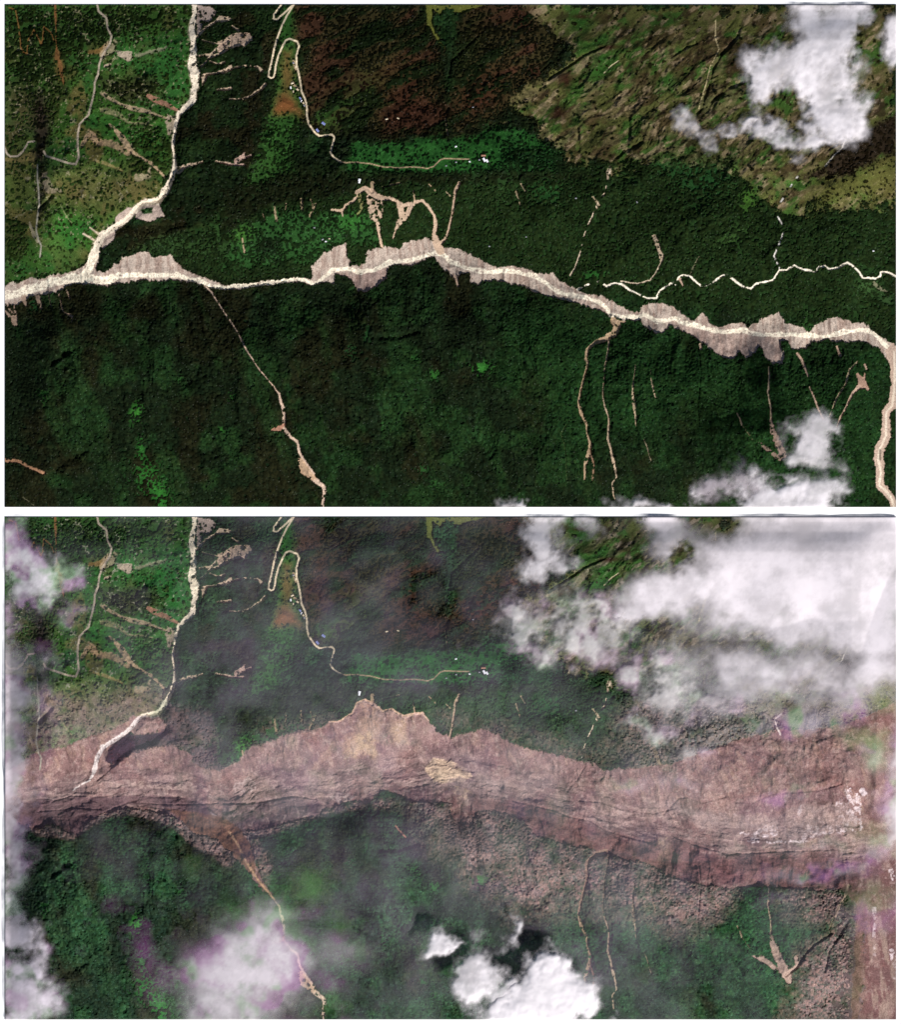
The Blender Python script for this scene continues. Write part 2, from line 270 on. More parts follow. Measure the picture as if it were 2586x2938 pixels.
def side_scars(p):
    """bare scars, gullies and tracks that are the same at both dates"""
    T = (176, 156, 134); PK = (168, 142, 128); 
    BRK = F(9, 333, octv=4, gain=.65)
    def sc_(m, c=T, k=.95, dz=-6, cls=SCREE): p.paint(m*ss(.34, .50, BRK+.10*m), c, k=k, td=0, cls=cls, dz=dz)
    sc_(poly(A(0,0,[(1545,40),(1640,50),(1690,90),(1670,150),(1600,180),(1545,280),(1535,100)]), 3, 4), (160,142,132), .85)
    for pts, wd in [([(1790,130),(1700,160),(1600,220),(1540,290)],[5,9,10,8]),([(1560,440),(1640,430),(1720,370),(1800,320)],[8,12,14,20]),([(1570,520),(1640,450),(1740,410),(1800,370)],[7,8,9,10]),
                    ([(1590,590),(1680,570),(1800,540)],[9,9,12]),([(1600,600),(1590,660)],[24,10]),([(1570,310),(1660,335),(1760,350)],[4,4,4]),([(1390,1340),(1450,1300),(1580,1265)],[22,14,8]),([(1690,1262),(1800,1285)],[8,8]),([(1640,480),(1700,500),(1760,490)],[6,6,6]),
                    ([(1700,700),(1800,690)],[9,9])]:
        sc_(line(A(0,0,pts), wd, 1.6, 1.5))
    sc_(poly(A(1,0,[(-40,330),(100,260),(210,260),(240,310),(180,350),(60,380),(-40,410)]), 3, 4), (178,154,134))
    for pts, wd in [([(0,560),(60,530)],[18,20]),([(80,530),(180,512),(270,525),(300,550)],[6,7,9,14]),([(0,700),(60,690)],[14,12]),([(50,775),(150,775),(220,750),(290,700),(330,660)],[5,7,8,12,14]),
                    ([(-30,150),(60,150)],[26,8]),([(70,200),(120,240)],[5,8]),([(-20,1270),(60,1290),(170,1290)],[6,8,8]),([(110,1260),(165,1210)],[22,16]),([(150,1240),(215,1215)],[12,8])]:
        sc_(line(A(1,0,pts), wd, 1.6, 1.5), PK if pts[0][1] > 1000 else T)
    sc_(line(A(0,0,[(1160,750),(1200,775),(1300,820),(1400,870)]), [16,26,18,8], 1.8, 2), (142,104,86))
    sc_(line(A(0,0,[(800,730),(870,780),(950,820),(1040,850),(1150,870),(1230,900),(1320,930)]), [20,12,9,22,16,9,9], 2, 2), (158,138,112), .9)
    sc_(line(A(0,0,[(800,860),(900,880),(1000,960),(1100,965),(1200,985)]), [26,24,8,7,6], 4, 3), (146,134,102), .6)
    sc_(line(A(0,0,[(1330,940),(1330,1000),(1320,1050)]), [40,24,10], 3, 3), (158,140,122), .8)
    sc_(line(A(0,0,[(860,970),(900,1020),(950,1080),(1000,1150),(1050,1200),(1130,1250),(1210,1300),(1290,1390)]), [8,13,22,24,14,10,14,8], 2, 2.5), (164,140,112), .9)
    sc_(line(A(0,0,[(630,1140),(700,1040),(760,1110),(850,1120),(930,1150),(1000,1200)]), [14,24,24,26,30,22], 5, 4), (158,130,104), .75)
    sc_(line(A(0,0,[(700,1240),(850,1290),(960,1330)]), [10,14,12], 4, 3), (144,128,84), .65)
    sc_(line(A(0,0,[(1080,1390),(1150,1380),(1170,1330)]), [30,26,14], 5, 5), (158,140,118), .6)
    sc_(poly(A(0,0,[(910,400),(1030,400),(1040,470),(1000,485),(930,440)]), 2.5, 3), (162,146,128)); sc_(line(A(0,0,[(815,515),(860,510)]), 12, 2, 2), (158,142,122))
    sc_(line(A(0,0,[(1060,430),(1160,410),(1290,385)]), [16,12,18], 5, 6), (150,140,118), .6)
    sc_(line(A(0,0,[(790,440),(870,400),(900,330)]), [10,24,18], 4, 3), (150,136,110), .7); sc_(line(A(0,0,[(800,430),(850,340)]), [24,18], 4, 3), (170,148,120), .7)
    sc_(line(A(0,0,[(350,1380),(380,1480),(470,1490)]), [24,36,14], 6, 5), (140,124,108), .6)
    sc_(line(A(0,0,[(650,1830),(700,1855),(750,1890)]), [7,9,8], 1.6, 1), (190,172,150)); sc_(line(A(0,0,[(700,1780),(770,1830)]), [5,9], 1.6, 1), (180,164,142))
    sc_(line(A(0,0,[(470,1600),(510,1680),(560,1750)]), [3,4,3], 1.6, 1), (140,140,100), .7)
    sc_(line(A(0,0,[(230,1740),(270,1840),(300,1890)]), [8,16,12], 2, 2), (150,140,116), .8)
    # scarps on the north bank
    for pts, wd in [([(400,1620),(420,1725)],[7,9]),([(490,1595),(490,1640)],[5,5]),([(610,1560),(620,1645)],[11,9]),([(715,1600),(680,1690)],[12,9]),([(685,1560),(700,1620)],[5,5]),([(150,1860),(165,1975)],[6,7]),([(310,1670),(330,1720)],[4,4]),
                    ([(1170,1430),(1165,1500)],[16,12]),([(1490,1490),(1500,1580)],[5,9]),([(1380,1430),(1250,1460)],[7,5]),([(550,480),(570,545)],[10,9]),([(540,650),(590,700)],[12,10]),([(1740,930),(1760,1060)],[4,4]),([(1610,1440),(1660,1490)],[5,5])]:
        sc_(line(A(1,0,pts), wd, 1.6, 1.5), (166,144,116), .85)
    for pts, wd in [([(585,1435),(625,1500)],[5,5]),([(550,1500),(580,1600)],[7,7]),([(0,1500),(40,1540)],[5,5]),([(1150,1540),(1200,1610),(1180,1630)],[6,10,6])]:
        sc_(line(A(2,0,pts), wd, 1.6, 1.2), (168,150,122), .8)
    sc_(line(TRACKC, [14,10,9,9,9,10,12], 1.8, .8), (178,152,130))
    sc_(line(A(2,0,[(1240,570),(1300,510),(1350,480)]), 5, 1.6, .8), (186,174,140)); 
    sc_(line(A(2,0,[(1290,1300),(1280,1350),(1265,1400)]), [14,22,6], 3, 3), (170,150,130), .8)
    q = line(A(2,0,[(1290,1330),(1260,1400),(1250,1500),(1200,1570),(1140,1700),(1100,1780),(1070,1880),(1055,1960),(1040,2010)])+A(2,1,[(1010,110),(970,170),(970,240)]), 5, 1.6, 1)
    p.paint(q*ss(.40, .5, F(16, 301, octv=2)), (200,182,158), td=0, cls=RIVER)
    sc_(line(A(2,0,[(1640,1850),(1660,1920),(1690,2000)])+A(2,1,[(1690,50)]), [18,16,16,14], 2.5, 2), (184,164,140), .9)
    # creek on the far right and stony ravines
    q = line(A(3,0,[(1390,1040),(1340,1160),(1280,1210),(1210,1300)]), 5, 1.6, .8); p.paint(q, (176,168,156), td=0, cls=RIVER)
    q = line(A(3,0,[(1010,1360),(950,1440),(880,1550),(830,1620),(830,1680),(870,1750),(880,1820),(850,1900),(810,2000)])+A(3,1,[(810,20),(850,110)]), 6, 1.6, .8)
    p.paint(q*ss(.46, .56, F(14, 305, octv=2)), (206,200,192), td=0, cls=RIVER)
    sc_(line(A(3,0,[(350,160),(350,300),(380,385),(310,520),(270,680),(220,850)]), 5, 2, 1), (168,154,118), .8)
    p.carve(A(3,0,[(630,20),(560,150),(520,280),(440,380),(395,420)]), 14, 26); p.carve(A(3,0,[(395,430),(330,540),(290,690),(240,850),(200,890)]), 9, 16)
    p.carve(A(3,0,[(0,450),(120,370),(200,340)]), 8, 14); p.carve(A(3,0,[(320,790),(430,700),(560,640)]), 12, 14); p.carve(A(3,0,[(430,240),(500,150)]), 8, 12)
    p.carve(A(2,0,[(800,620),(950,520),(1080,430),(1240,360)]), 10, 18); p.carve(A(2,0,[(1460,230),(1530,120),(1600,40)]), 14, 20); p.carve(A(2,0,[(1430,900),(1430,1080)]), 14, 18)
    p.carve(A(2,0,[(20,600),(40,480),(140,380),(250,280),(270,150)]), 9, 14); p.carve(A(2,0,[(740,560),(820,480),(900,500)]), 7, 10); p.carve(A(2,0,[(1330,1230),(1420,1170),(1540,1110)]), 12, 14)
    p.carve(A(2,0,[(740,1020),(780,1080)]), 14, 12); p.carve(A(2,0,[(1030,1010),(1040,1180)]), 12, 12); p.carve(A(0,0,[(310,1640),(400,1530)]), 14, 20)
    p.carve(A(3,0,[(1763,1100),(1500,1220),(1350,1330),(1180,1400),(950,1430)]), [60,66,50,30,10], 62)
    p.carve(A(0,0,[(1000,1770),(1150,1790),(1330,1770),(1450,1740)]), [20,36,30,14], 34)
    p.carve(A(0,1,[(400,860),(500,770),(600,730)]), [10,22,14], 26); p.carve(A(0,1,[(400,1720),(500,1620),(660,1540)]), [10,30,12], 34); p.carve(A(0,1,[(40,640),(180,540)]), 20, 26)
    p.carve(A(1,1,[(1230,650),(1380,640),(1520,600)]), [20,16,14], 26)

def roads(p):
    for pts, wd, c in [(ROAD1,6.8,(214,196,166)),(ROAD2,6.8,(214,196,166)),(ROAD3,4.6,(170,146,116)),(ROADW,7.6,(166,152,134)),(ROADW2,7,(166,152,134)),(TRACKW,6,(156,150,134))]:
        p.paint(line(pts, wd, 1.3, .25), c, td=0, cls=ROAD)
        p.td *= 1-line(pts, wd+6, 2, .3)*.7

def creeks(p, dim=1.0, south=True):
    C1 = (192, 166, 146); 
    BK = F(11, 334, octv=4, gain=.6)
    def cr(pts, wd, c=C1, k=.95, cls=SCREE, sf=1.6, rg=1.6): p.paint(line(pts, [.85*q for q in wd] if hasattr(wd, '__len__') else .85*wd, sf, rg)*ss(.22, .34, BK), c, k=k*dim, td=0, cls=cls)
    cr(CREEK_SW, [9,7,6,5,6,9,6,4,6,4,7,13,16,14,16,18,12,11,10,18,26,17,16,14], (196,172,152))
    cr(A(1,1,[(385,1375),(440,1360),(480,1330)]), [10,26,10], (170,126,104)); cr(A(1,1,[(610,1620),(640,1690),(700,1745)]), [26,44,26], (180,152,124))
    cr(CREEK_M, [34,34,32,26,16,15,15,10,9,9,11,15,9,8,12,20,12,9], (168,144,116)); cr(CREEK_M2, [10,7,9], (150,120,96), .8)
    cr(CREEK_N, [7,8,6,6,6,7,7,9,10,9,14,8,7,6,7,5], (172,152,128)); cr(CREEK_P, [2,4,8,16,14,7,3], (180,160,132), .9)
    cr(A(2,1,[(1545,1440),(1580,1520),(1605,1610)]), [3,5,4], (150,136,112), .8); cr(A(2,1,[(1605,970),(1620,1040),(1640,1120)]), [5,7,5], (176,156,130), .85); cr(A(2,1,[(1605,900),(1605,940)]), 3, (150,136,112), .7)
    cr(A(2,1,[(990,1270),(940,1340),(900,1400),(930,1500),(940,1600),(945,1760)]), 3, (90,104,62), .7, HILL)
    cr(CREEK_T, [4,8,9,8,11], (176,156,132)); cr(A(3,1,[(785,1290),(800,1380),(830,1440),(880,1560)]), [12,26,34,40], (150,126,112), .85); cr(A(3,1,[(690,1470),(760,1530),(850,1590)]), [8,20,30], (150,126,112), .7)
    cr(A(3,1,[(1460,840),(1400,900),(1370,1010),(1310,1100),(1270,1190),(1240,1270)]), [6,9,9,8,8,4], (168,150,122))
    cr(A(3,1,[(520,1240),(545,1290),(555,1335)]), [6,8,6], (168,148,122)); cr(A(3,1,[(560,1340),(640,1450)]), 4, (120,112,82), .7)
    p.carve(A(3,1,[(220,780),(235,950),(210,1200),(225,1340)]), 5, 10)
    for pts in (CREEK_SW, CREEK_M, CREEK_N, CREEK_P, CREEK_T): p.carve(pts, 20, 9)

def view_before(p):
    base_zones(p); side_scars(p)
    GR1, GR2 = (182, 166, 152), (240, 228, 204)
    up = A(0,1,[(20,250),(90,215),(130,225),(240,180),(300,200),(400,160),(560,140),(640,100),(740,20),(780,-20),(750,130),(860,130),(890,70),(930,80),(960,30),(1050,0),(1150,-20),(1200,20),(1340,0),(1370,60),(1430,110),(1510,150),(1650,200),(1760,243)])
    up += A(1,1,[(60,243),(300,212),(450,200),(560,178),(690,190),(700,100),(740,40),(790,-10),(880,-60),(960,-90),(970,10),(1000,88),(1060,95),(1110,70),(1130,-25),(1280,-60),(1400,-40),(1410,-90),(1500,-110),(1600,-130),(1660,-80),(1720,-60)])
    up += A(2,1,[(0,-50),(100,-45),(200,15),(330,60),(400,110),(500,90),(600,100),(720,150),(840,150),(900,210),(1000,260),(1100,310),(1200,320),(1300,360),(1450,450),(1520,460),(1540,400),(1600,380),(1700,380)])
    up += A(3,1,[(0,410),(100,470),(190,520),(210,480),(250,455),(300,530),(360,565),(450,550),(550,530),(600,570),(680,530),(760,480),(850,450),(900,540),(1000,565),(1090,610),(1130,560),(1200,520),(1300,480),(1420,540),(1500,530),(1570,590),(1700,680),(1790,720)])
    lo = A(3,1,[(1790,890),(1700,820),(1620,730),(1540,690),(1440,680),(1300,690),(1230,670),(1100,690),(1060,740),(960,740),(900,670),(860,680),(890,770),(870,850),(790,860),(730,790),(700,700),(640,790),(590,810),(540,760),(470,820),(380,790),(280,720),(180,640),(80,590),(0,560)])
    lo += A(2,1,[(1700,610),(1640,620),(1560,570),(1530,510),(1400,510),(1270,470),(1200,430),(1050,390),(900,350),(720,300),(600,250),(420,205),(300,200),(240,240),(190,225),(180,150),(130,150),(70,190),(0,120)])
    lo += A(1,1,[(1700,90),(1650,10),(1560,45),(1450,90),(1400,70),(1300,90),(1280,180),(1200,250),(1130,290),(1050,285),(1010,200),(940,160),(880,160),(880,240),(820,205),(690,240),(600,212),(450,226),(300,242),(100,275)])
    lo += A(0,1,[(1740,272),(1600,250),(1500,210),(1300,200),(1100,205),(950,220),(840,255),(740,235),(570,222),(500,265),(400,300),(250,320),(200,360),(130,400),(20,380)])
    G = poly(up+lo, 2.6, 4.2, 5)
    p.paint(G, GR1, td=0, cls=GRAVEL, dz=-4)
    stre = F(7, 401, ang=90, stretch=6, octv=3)
    p.paint(G*ss(.45, .65, stre), (138, 114, 102), k=.6); p.z += G*16*(F(12, 405, ang=84, stretch=3.5, octv=4)-.5)
    low = poly(A(3,1,[(0,540),(700,640),(860,680),(890,860),(700,900),(400,830)]), 20, 6)*G; p.paint(low, (170, 142, 132), k=.5); p.paint(poly(A(1,1,[(940,160),(1280,100),(1280,250),(1000,300)]),10,4)*G, (158,130,122), k=.6)
    # gravel beside the tributary
    for q in [A(0,0,[(1100,1560),(1240,1590),(1285,1690),(1180,1735),(1060,1710),(1060,1640)]), A(0,0,[(900,1700),(1000,1620),(1080,1640),(1000,1720),(890,1770)]), A(0,0,[(780,1840),(910,1790),(890,1880),(800,1950)])]:
        p.paint(poly(q, 2, 3), (168, 150, 138), td=0, cls=GRAVEL)
    p.paint(poly(A(0,0,[(1100,1640),(1190,1620),(1190,1670),(1120,1675)]), 4, 3), (50, 78, 40), td=.5, cls=HILL)
    MAIN = A(0,1,[(20,325),(150,300),(250,270),(400,220),(520,195),(630,185),(750,195),(850,200),(930,165),(1040,158),(1200,165),(1290,160),(1380,155),(1450,190),(1560,210),(1650,245),(1760,262)])+A(1,1,[(60,255),(200,245),(300,225),(450,212),(570,190),(640,205),(700,225),(760,200),(850,130),(960,110),(1080,130),(1180,125),(1300,70),(1450,45),(1560,15),(1660,-8),(1720,0)])+A(2,1,[(20,40),(130,95),(260,135),(380,140),(480,120),(600,150),(700,175),(800,235),(880,290),(970,320),(1100,340),(1200,370),(1260,420),(1290,480),(1400,490),(1500,490),(1560,470),(1650,530),(1790,500)])+A(3,1,[(60,515),(100,540),(200,560),(330,590),(440,605),(560,600),(700,630),(850,620),(950,625),(1080,640),(1200,640),(1320,610),(1480,590),(1580,610),(1650,680),(1740,750),(1763,800)])
    wd = np.full(len(MAIN), 15.0); wd[:8] = 34; wd[8:13] = 18; wd[17:23] = 14
    br = F(5, 411, octv=3)
    p.paint(line(A(0,1,[(740,-10),(690,120),(630,175)]), [36,30,24], 1.8, 1.5), GR2, td=0, cls=RIVER)
    p.paint(line(MAIN, wd, 2.0, 3.0)*ss(.25, .45, br), GR2, td=0, cls=RIVER)
    off = [(x, y+9*math.sin(i*1.7)) for i, (x, y) in enumerate(MAIN)]
    p.paint(line(off, 6, 1.8, 3)*G, GR2, td=0, cls=RIVER)
    p.paint(G*ss(.66, .78, br), (120, 96, 84), k=.6)
    R = A(3,1,[(1745,760),(1750,900),(1745,1050),(1740,1180),(1690,1230),(1690,1330),(1690,1420),(1640,1520),(1625,1620),(1640,1700),(1635,1800),(1690,1860),(1735,1920),(1750,1990)])
    p.paint(line(R, [60,30,28,34,34,36,38,40,36,34,34,30,26,22], 2, 2.5), (184,160,142), td=0, cls=GRAVEL); p.paint(line(R, 9, 2, 4), (222,206,184), td=0, k=.8, cls=RIVER)
    p.paint(line(A(3,1,[(1640,1530),(1640,1600)]), 9, 2, 2), (70,60,44), k=.7)
    p.paint(line(TRIB, TRIBW, 2, 1.6)*ss(.2, .35, br), (234, 222, 200), td=0, cls=RIVER); p.paint(line(TRIB, [w_+8 for w_ in TRIBW], 3, 3), (186, 166, 146), td=0, k=.35, cls=None)
    # the narrow stream above the main river
    ST = A(2,1,[(1030,275),(1100,240),(1200,210),(1260,250),(1310,225),(1370,230),(1440,280),(1500,305),(1580,345),(1650,340),(1670,290),(1720,250),(1790,215)])+A(3,1,[(40,235),(60,180),(100,158),(150,170),(180,200),(240,250),(290,235),(350,205),(400,165),(440,160),(500,205),(560,250),(630,268),(670,228),(760,210),(800,200),(830,150),(850,125),(910,120),(970,85),(1040,120),(1130,135),(1150,100),(1210,90),(1240,115),(1310,105),(1380,65),(1420,85),(1470,130),(1500,180),(1600,190),(1640,170),(1645,140),(1690,138),(1790,185)])
    m = line(ST, 7.5, 1.6, 1.2)*(1-.9*ss(.62, .68, F(18, 421, octv=2)))
    p.paint(m, (236, 226, 206), td=0, cls=RIVER)
    p.paint(line(A(2,1,[(1690,50),(1640,150),(1600,200),(1500,230),(1370,210)]), 5, 1.6, 1), (196,178,154), td=0, cls=RIVER)
    p.paint(line(A(3,1,[(220,20),(180,90),(150,160)]), 6, 3, 1), (130,124,96), td=0, k=.7)
    p.paint(line(A(3,1,[(1590,230),(1640,270),(1690,290)]), [12,14,6], 3, 2), (130,124,100), td=0, k=.7, cls=SCREE)
    # head scars above the big bend
    sl = A(1,0,[(850,1640),(930,1650),(960,1600),(1020,1570),(1050,1500),(1110,1470),(1160,1510),(1220,1550),(1300,1550),(1360,1570),(1410,1610),(1480,1590),(1560,1570),(1610,1620),(1650,1680),(1660,1760),(1650,1830),(1670,1900),(1700,1960)])
    c1 = (190, 164, 140)
    def q(m, c=c1, k=.95): p.paint(m, c, td=0, k=k, cls=SCREE)
    q(line(sl, [7,12,9,12,18,20,26,20,16,14,16,14,11,11,9,12,16,28,34], 1.8, 2))
    q(poly(A(1,0,[(1120,1540),(1170,1500),(1245,1550),(1255,1620),(1235,1700),(1210,1760),(1150,1700),(1125,1600)]), 3, 6)*ss(.36, .5, F(8, 431, octv=2)))
    q(line(A(1,0,[(1210,1750),(1222,1850),(1245,1930)]), [16,9,10], 1.8, 2)); q(line(A(1,0,[(930,1640),(935,1690)]), [12,4], 1.8, 1))
    q(line(A(1,0,[(1380,1600),(1410,1700),(1350,1800),(1330,1870)]), [22,30,8,4], 2, 4), k=.85); q(line(A(1,0,[(1480,1600),(1440,1680)]), [18,14], 2, 4))
    q(line(A(1,0,[(1060,1530),(1080,1620),(1050,1680)]), [20,14,8], 4, 4), (146,138,92), .6)
    # slopes below the left bend
    for pts, w_ in [([(290,330),(320,420)],[20,8]),([(460,300),(490,440),(560,480)],[7,6,14]),([(520,280),(545,350)],[8,4]),([(60,400),(120,520)],[7,14]),([(110,400),(130,520)],[5,10]),([(40,440),(120,540)],[6,20]),([(380,320),(395,400)],[4,3]),([(560,480),(560,530)],[8,4]),([(180,340),(200,400)],[26,8])]:
        q(line(A(0,1,pts), w_, 1.8, 1.8), (156,132,114), .8)
    q(line(A(0,1,[(20,1610),(140,1620),(220,1660),(340,1710)]), [20,12,12,14], 2.2, 2), (156,118,90)); q(line(A(0,1,[(180,1900),(270,1970)]), [7,4], 2.5, 2), (104,100,78), .7)
    creeks(p)
    def cr(pts, w_, c=(176,150,130)): p.paint(line(A(3,1,pts), w_, 1.6, 1.2), c, td=0, cls=SCREE)
    cr([(990,775),(1030,830),(1050,880),(1075,950)], [10,9,12,7]); cr([(1085,1040),(1130,1140),(1160,1220),(1200,1300)], [5,6,8,6]); cr([(1460,940),(1490,980),(1500,1020)], [10,26,30], (170,138,118)); cr([(1520,930),(1510,1000),(1545,1055)], [5,14,12],(170,138,118))
    cr([(1470,1040),(1420,1090),(1380,1180),(1330,1270),(1300,1350)], [16,10,7,7,5]); cr([(1520,865),(1530,895)], [9,7]); cr([(1300,720),(1325,790)], [9,11]); cr([(230,700),(235,740)],[10,8]); cr([(70,190-0),(95,245)],[12,5]) 
    p.paint(line(A(2,1,[(80,170),(95,250)]), [14,6], 2, 1.5), (170,146,128), td=0, cls=SCREE); p.paint(line(A(2,1,[(1310,520),(1400,530)]), [14,8], 2, 2), (170,146,120), td=0, cls=SCREE)
    roads(p)

def view_after(p):
    base_zones(p); side_scars(p)
    creeks(p, .85)
    # forest and meadow under a coat of dust beside the flow
    D1, D2 = (100, 80, 72), (182, 148, 132)
    dn_ = F(30, 541, octv=4, gain=.6)
    def dust(m, k=.8, c=D1, t=D2):
        mm = np.clip(m*(.72+(dn_-.5)*1.9)*k, 0, 1)
        p.paint(mm, c, k=.95); p.paint(np.clip(mm*(.35+1.2*CR[3]), 0, 1), None, k=.95, tc=t)
    dust(poly(B(2,1,[(-200,250),(250,330),(600,380),(800,560),(1200,620),(1500,700),(1800,800),(1800,1230),(1600,1130),(1200,1080),(900,1060),(650,1140),(500,1060),(300,900),(60,700),(-150,500)]), 75, 16), 1.15)
    dust(poly(B(3,1,[(0,860),(500,950),(480,1060),(350,1180),(200,1260),(0,1240)]), 34, 10), 1.15)
    dust(poly(B(3,1,[(900,950),(1400,950),(1480,1500),(1440,1990),(960,1990),(1000,1640),(1060,1480),(1250,1330),(1260,1220),(980,1160),(900,1080)]), 60, 12), 1.15)
    dust(poly(B(0,0,[(1290,1490),(1600,1560),(1700,1800),(1650,1960),(1790,1990),(1600,2100),(1500,1990),(1460,1850),(1250,1850),(900,1980),(860,1940),(1000,1760),(1240,1720),(1300,1660)]), 18, 9), .95, (112,90,82), (130,106,98))
    dust(poly(B(0,0,[(300,1420),(700,1480),(1200,1380),(1330,1400),(1240,1560),(1090,1580),(1000,1660),(780,1850),(500,1900),(250,1900)]), 30, 14), .9, (136,112,94), (158,134,116))
    dust(line(B(0,1,[(300,500),(560,540),(700,440),(830,380),(1000,340),(1270,390),(1400,450),(1500,560),(1700,620),(1780,700)]), [40,30,26,30,34,40,40,50,90,80], 16, 7), .95)
    dust(line(B(1,1,[(150,540),(350,500),(600,430),(830,340),(1100,300)]), [44,30,26,24,30], 14, 7), .95); dust(line(B(1,1,[(200,620),(330,740),(330,900)]), [60,60,34], 16, 7), .9, D1, D2)
    dust(line(B(1,1,[(1200,300),(1790,320)]), [30,60], 26, 9), .7)
    dust(poly(B(3,0,[(-250,1500),(300,1350),(900,1400),(1763,1300),(1763,1700),(900,1900),(500,2040),(-200,2040),(-300,1850)]), 80, 18), 1.1, (134,118,98), (166,150,134))
    dust(poly(B(2,0,[(0,1600),(300,1700),(900,1850),(1300,1960),(1790,1990),(1790,1500),(1400,1600),(1200,1900)]), 50, 16), .45)
    dust(poly(B(1,0,[(300,1640),(850,1600),(850,1700),(200,1850)]), 24, 8), .35)
    # the debris flow
    up = B(0,0,[(20,2060),(250,1900),(500,1830),(700,1750),(900,1690),(1040,1600),(1240,1595),(1300,1660),(1250,1720),(1080,1745),(1000,1720),(900,1830),(830,1930),(850,1960),(1000,1900),(1200,1840),(1350,1820),(1480,1880),(1510,1960),(1560,1990),(1720,2020)])
    up += B(1,0,[(60,1985),(130,1930),(200,1850),(400,1780),(560,1720),(750,1690),(830,1640),(900,1640),(960,1600),(1010,1570),(1050,1490),(1110,1468),(1170,1500),(1250,1555),(1320,1540),(1370,1570),(1420,1600),(1480,1580),(1560,1570),(1610,1630),(1680,1720),(1790,1760)])
    up += B(2,0,[(60,1755),(200,1720),(300,1700),(420,1750),(500,1800),(650,1850),(800,1880),(950,1920),(1100,1960),(1250,2010),(1600,1990),(1780,1960)])+B(3,0,[(200,1890),(600,1760),(850,1700),(1100,1700),(1400,1650),(1790,1480)])
    lo = B(3,1,[(1790,1990),(1400,1990),(1480,1830),(1430,1660),(1500,1450),(1435,1290),(1465,1120),(1350,960),(1200,970),(900,960),(650,940),(450,960),(230,930),(0,870)])+B(2,1,[(1600,760),(1450,740),(1300,690),(1200,675),(1120,630),(1000,630),(850,590),(700,540),(600,420),(450,370),(250,345),(200,460),(140,480),(115,545),(70,460),(40,320)])
    lo += B(1,1,[(1790,290),(1500,275),(1400,225),(1250,170),(1150,290),(1000,270),(820,330),(700,390),(500,440),(350,480),(150,520),(205,650),(250,740),(290,850),(380,1000),(345,1010),(250,900),(170,800),(100,710),(40,620)])
    lo += B(0,1,[(1740,560),(1690,560),(1560,540),(1480,510),(1400,420),(1270,370),(1100,340),(950,330),(820,370),(720,410),(650,500),(600,560),(520,500),(400,450),(260,490),(100,430),(20,400)])
    ez = line(B(3,1,[(1400,980),(1450,1300),(1430,1650),(1400,1990)]), 120, 50, 14); p.td *= 1-.55*ez
    SL = poly(up+lo, 9, 5, 6); SL *= 1-ss(.30, .62, F(22, 571, octv=5, gain=.65))*ss(0, 1, line(B(3,1,[(1430,1120),(1470,1400),(1450,1700),(1420,1990)]), 70, 40, 10))
    p.paint(SL, (132, 104, 92), td=0, cls=SLIDE, dz=-4)
    # flow-following coordinate for streaks
    cl = np.array(B(0,1,[(36,330),(400,270),(800,190),(1200,170),(1500,200),(1790,300)])+B(1,1,[(300,180),(700,150),(1100,90),(1400,60),(1790,20)])+B(2,1,[(300,100),(700,200),(1000,270),(1400,400),(1790,460)])+B(3,1,[(300,560),(700,590),(1100,590),(1790,560)]))
    yc = np.interp(GX, cl[:, 0], cl[:, 1]).astype(np.float32); v = GY-yc
    w1 = 22*(F(60, 502)-.5); w2 = 26*(F(70, 503)-.5); v = v+w1+10*(F(20, 504, octv=3)-.5); fs = fbm(GX+w2, v, 9, 501, octv=4, stretch=5, ang=4); fs2 = fbm(GX+w2, v, 20, 505, octv=5, stretch=3.5, ang=-3); dn = fbm(GX+w1*1.5, GY+w2, 15, 511, ang=74, stretch=3, octv=5, gain=.6); big = F(90, 515)
    main = ss(75, 35, np.abs(v+ (big-.5)*60)); north = ss(-20, -90, v)
    north = np.clip(north, 0, 1); p.paint(SL*ss(-20, -110, v), (140, 110, 96), k=.8)
    p.paint(SL*ss(10, 70, v), (112, 80, 70), k=.85)
    p.paint(SL*ss(-60, -200, v)*ss(.45, .62, dn), (112, 80, 68), k=.7)
    p.paint(SL*ss(.55, .72, dn)*ss(-20, -60, v), (168, 138, 112), k=.6)
    p.paint(SL*main, (144, 120, 106), k=.8); p.paint(SL*main*ss(.5, .66, fs), (172, 146, 126), k=.7); p.paint(SL*ss(.53, .68, fs2)*ss(90, 50, np.abs(v)), (104, 80, 72), k=.7)
    p.z += SL*(fs-.5)*11*(.3+main)+SL*(dn-.5)*34*(1-.6*main)+SL*20*(1-.7*main)*(fbm(GX+w1*2, GY+w2, 22, 519, ang=70, stretch=2.4, octv=5, ridged=True)-.5)+SL*6*(ss(.38, .42, fs2)+ss(.5, .53, fs2)+ss(.6, .63, fs2)-1.5)*(.3+.7*main)+SL*12*(F(26, 517, octv=5, gain=.6)-.5)+SL*9*(F(60, 518, octv=4, ang=-20, ridged=True)-.5)*(1-main)
    p.paint(SL*ss(.55, .7, big), (132, 92, 78), k=.45)
    # patches within it
    def q(m, c, k=.9): p.paint(m, c, k=k, td=0, cls=SLIDE)
    q(poly(B(1,1,[(1580,20),(1640,-60),(1790,-40),(1900,20),(1960,80),(1880,130),(1650,130)]), 5, 5), (204, 176, 146))
    q(poly(B(1,1,[(1290,100),(1500,120),(1530,140),(1500,165),(1370,155)]), 4, 4), (184,156,134), .7)
    q(poly(B(1,0,[(1040,1500),(1110,1470),(1190,1510),(1230,1620),(1190,1900),(960,1920),(930,1800),(1040,1650)]), 12, 8), (172, 138, 104), .7)
    q(poly(B(1,0,[(1060,1740),(1180,1700),(1190,1880),(960,1920)]), 10, 8), (192, 164, 122), .7); q(poly(B(1,0,[(1300,1660),(1420,1620),(1440,1800),(1330,1800)]), 10, 8), (184, 156, 118), .7)
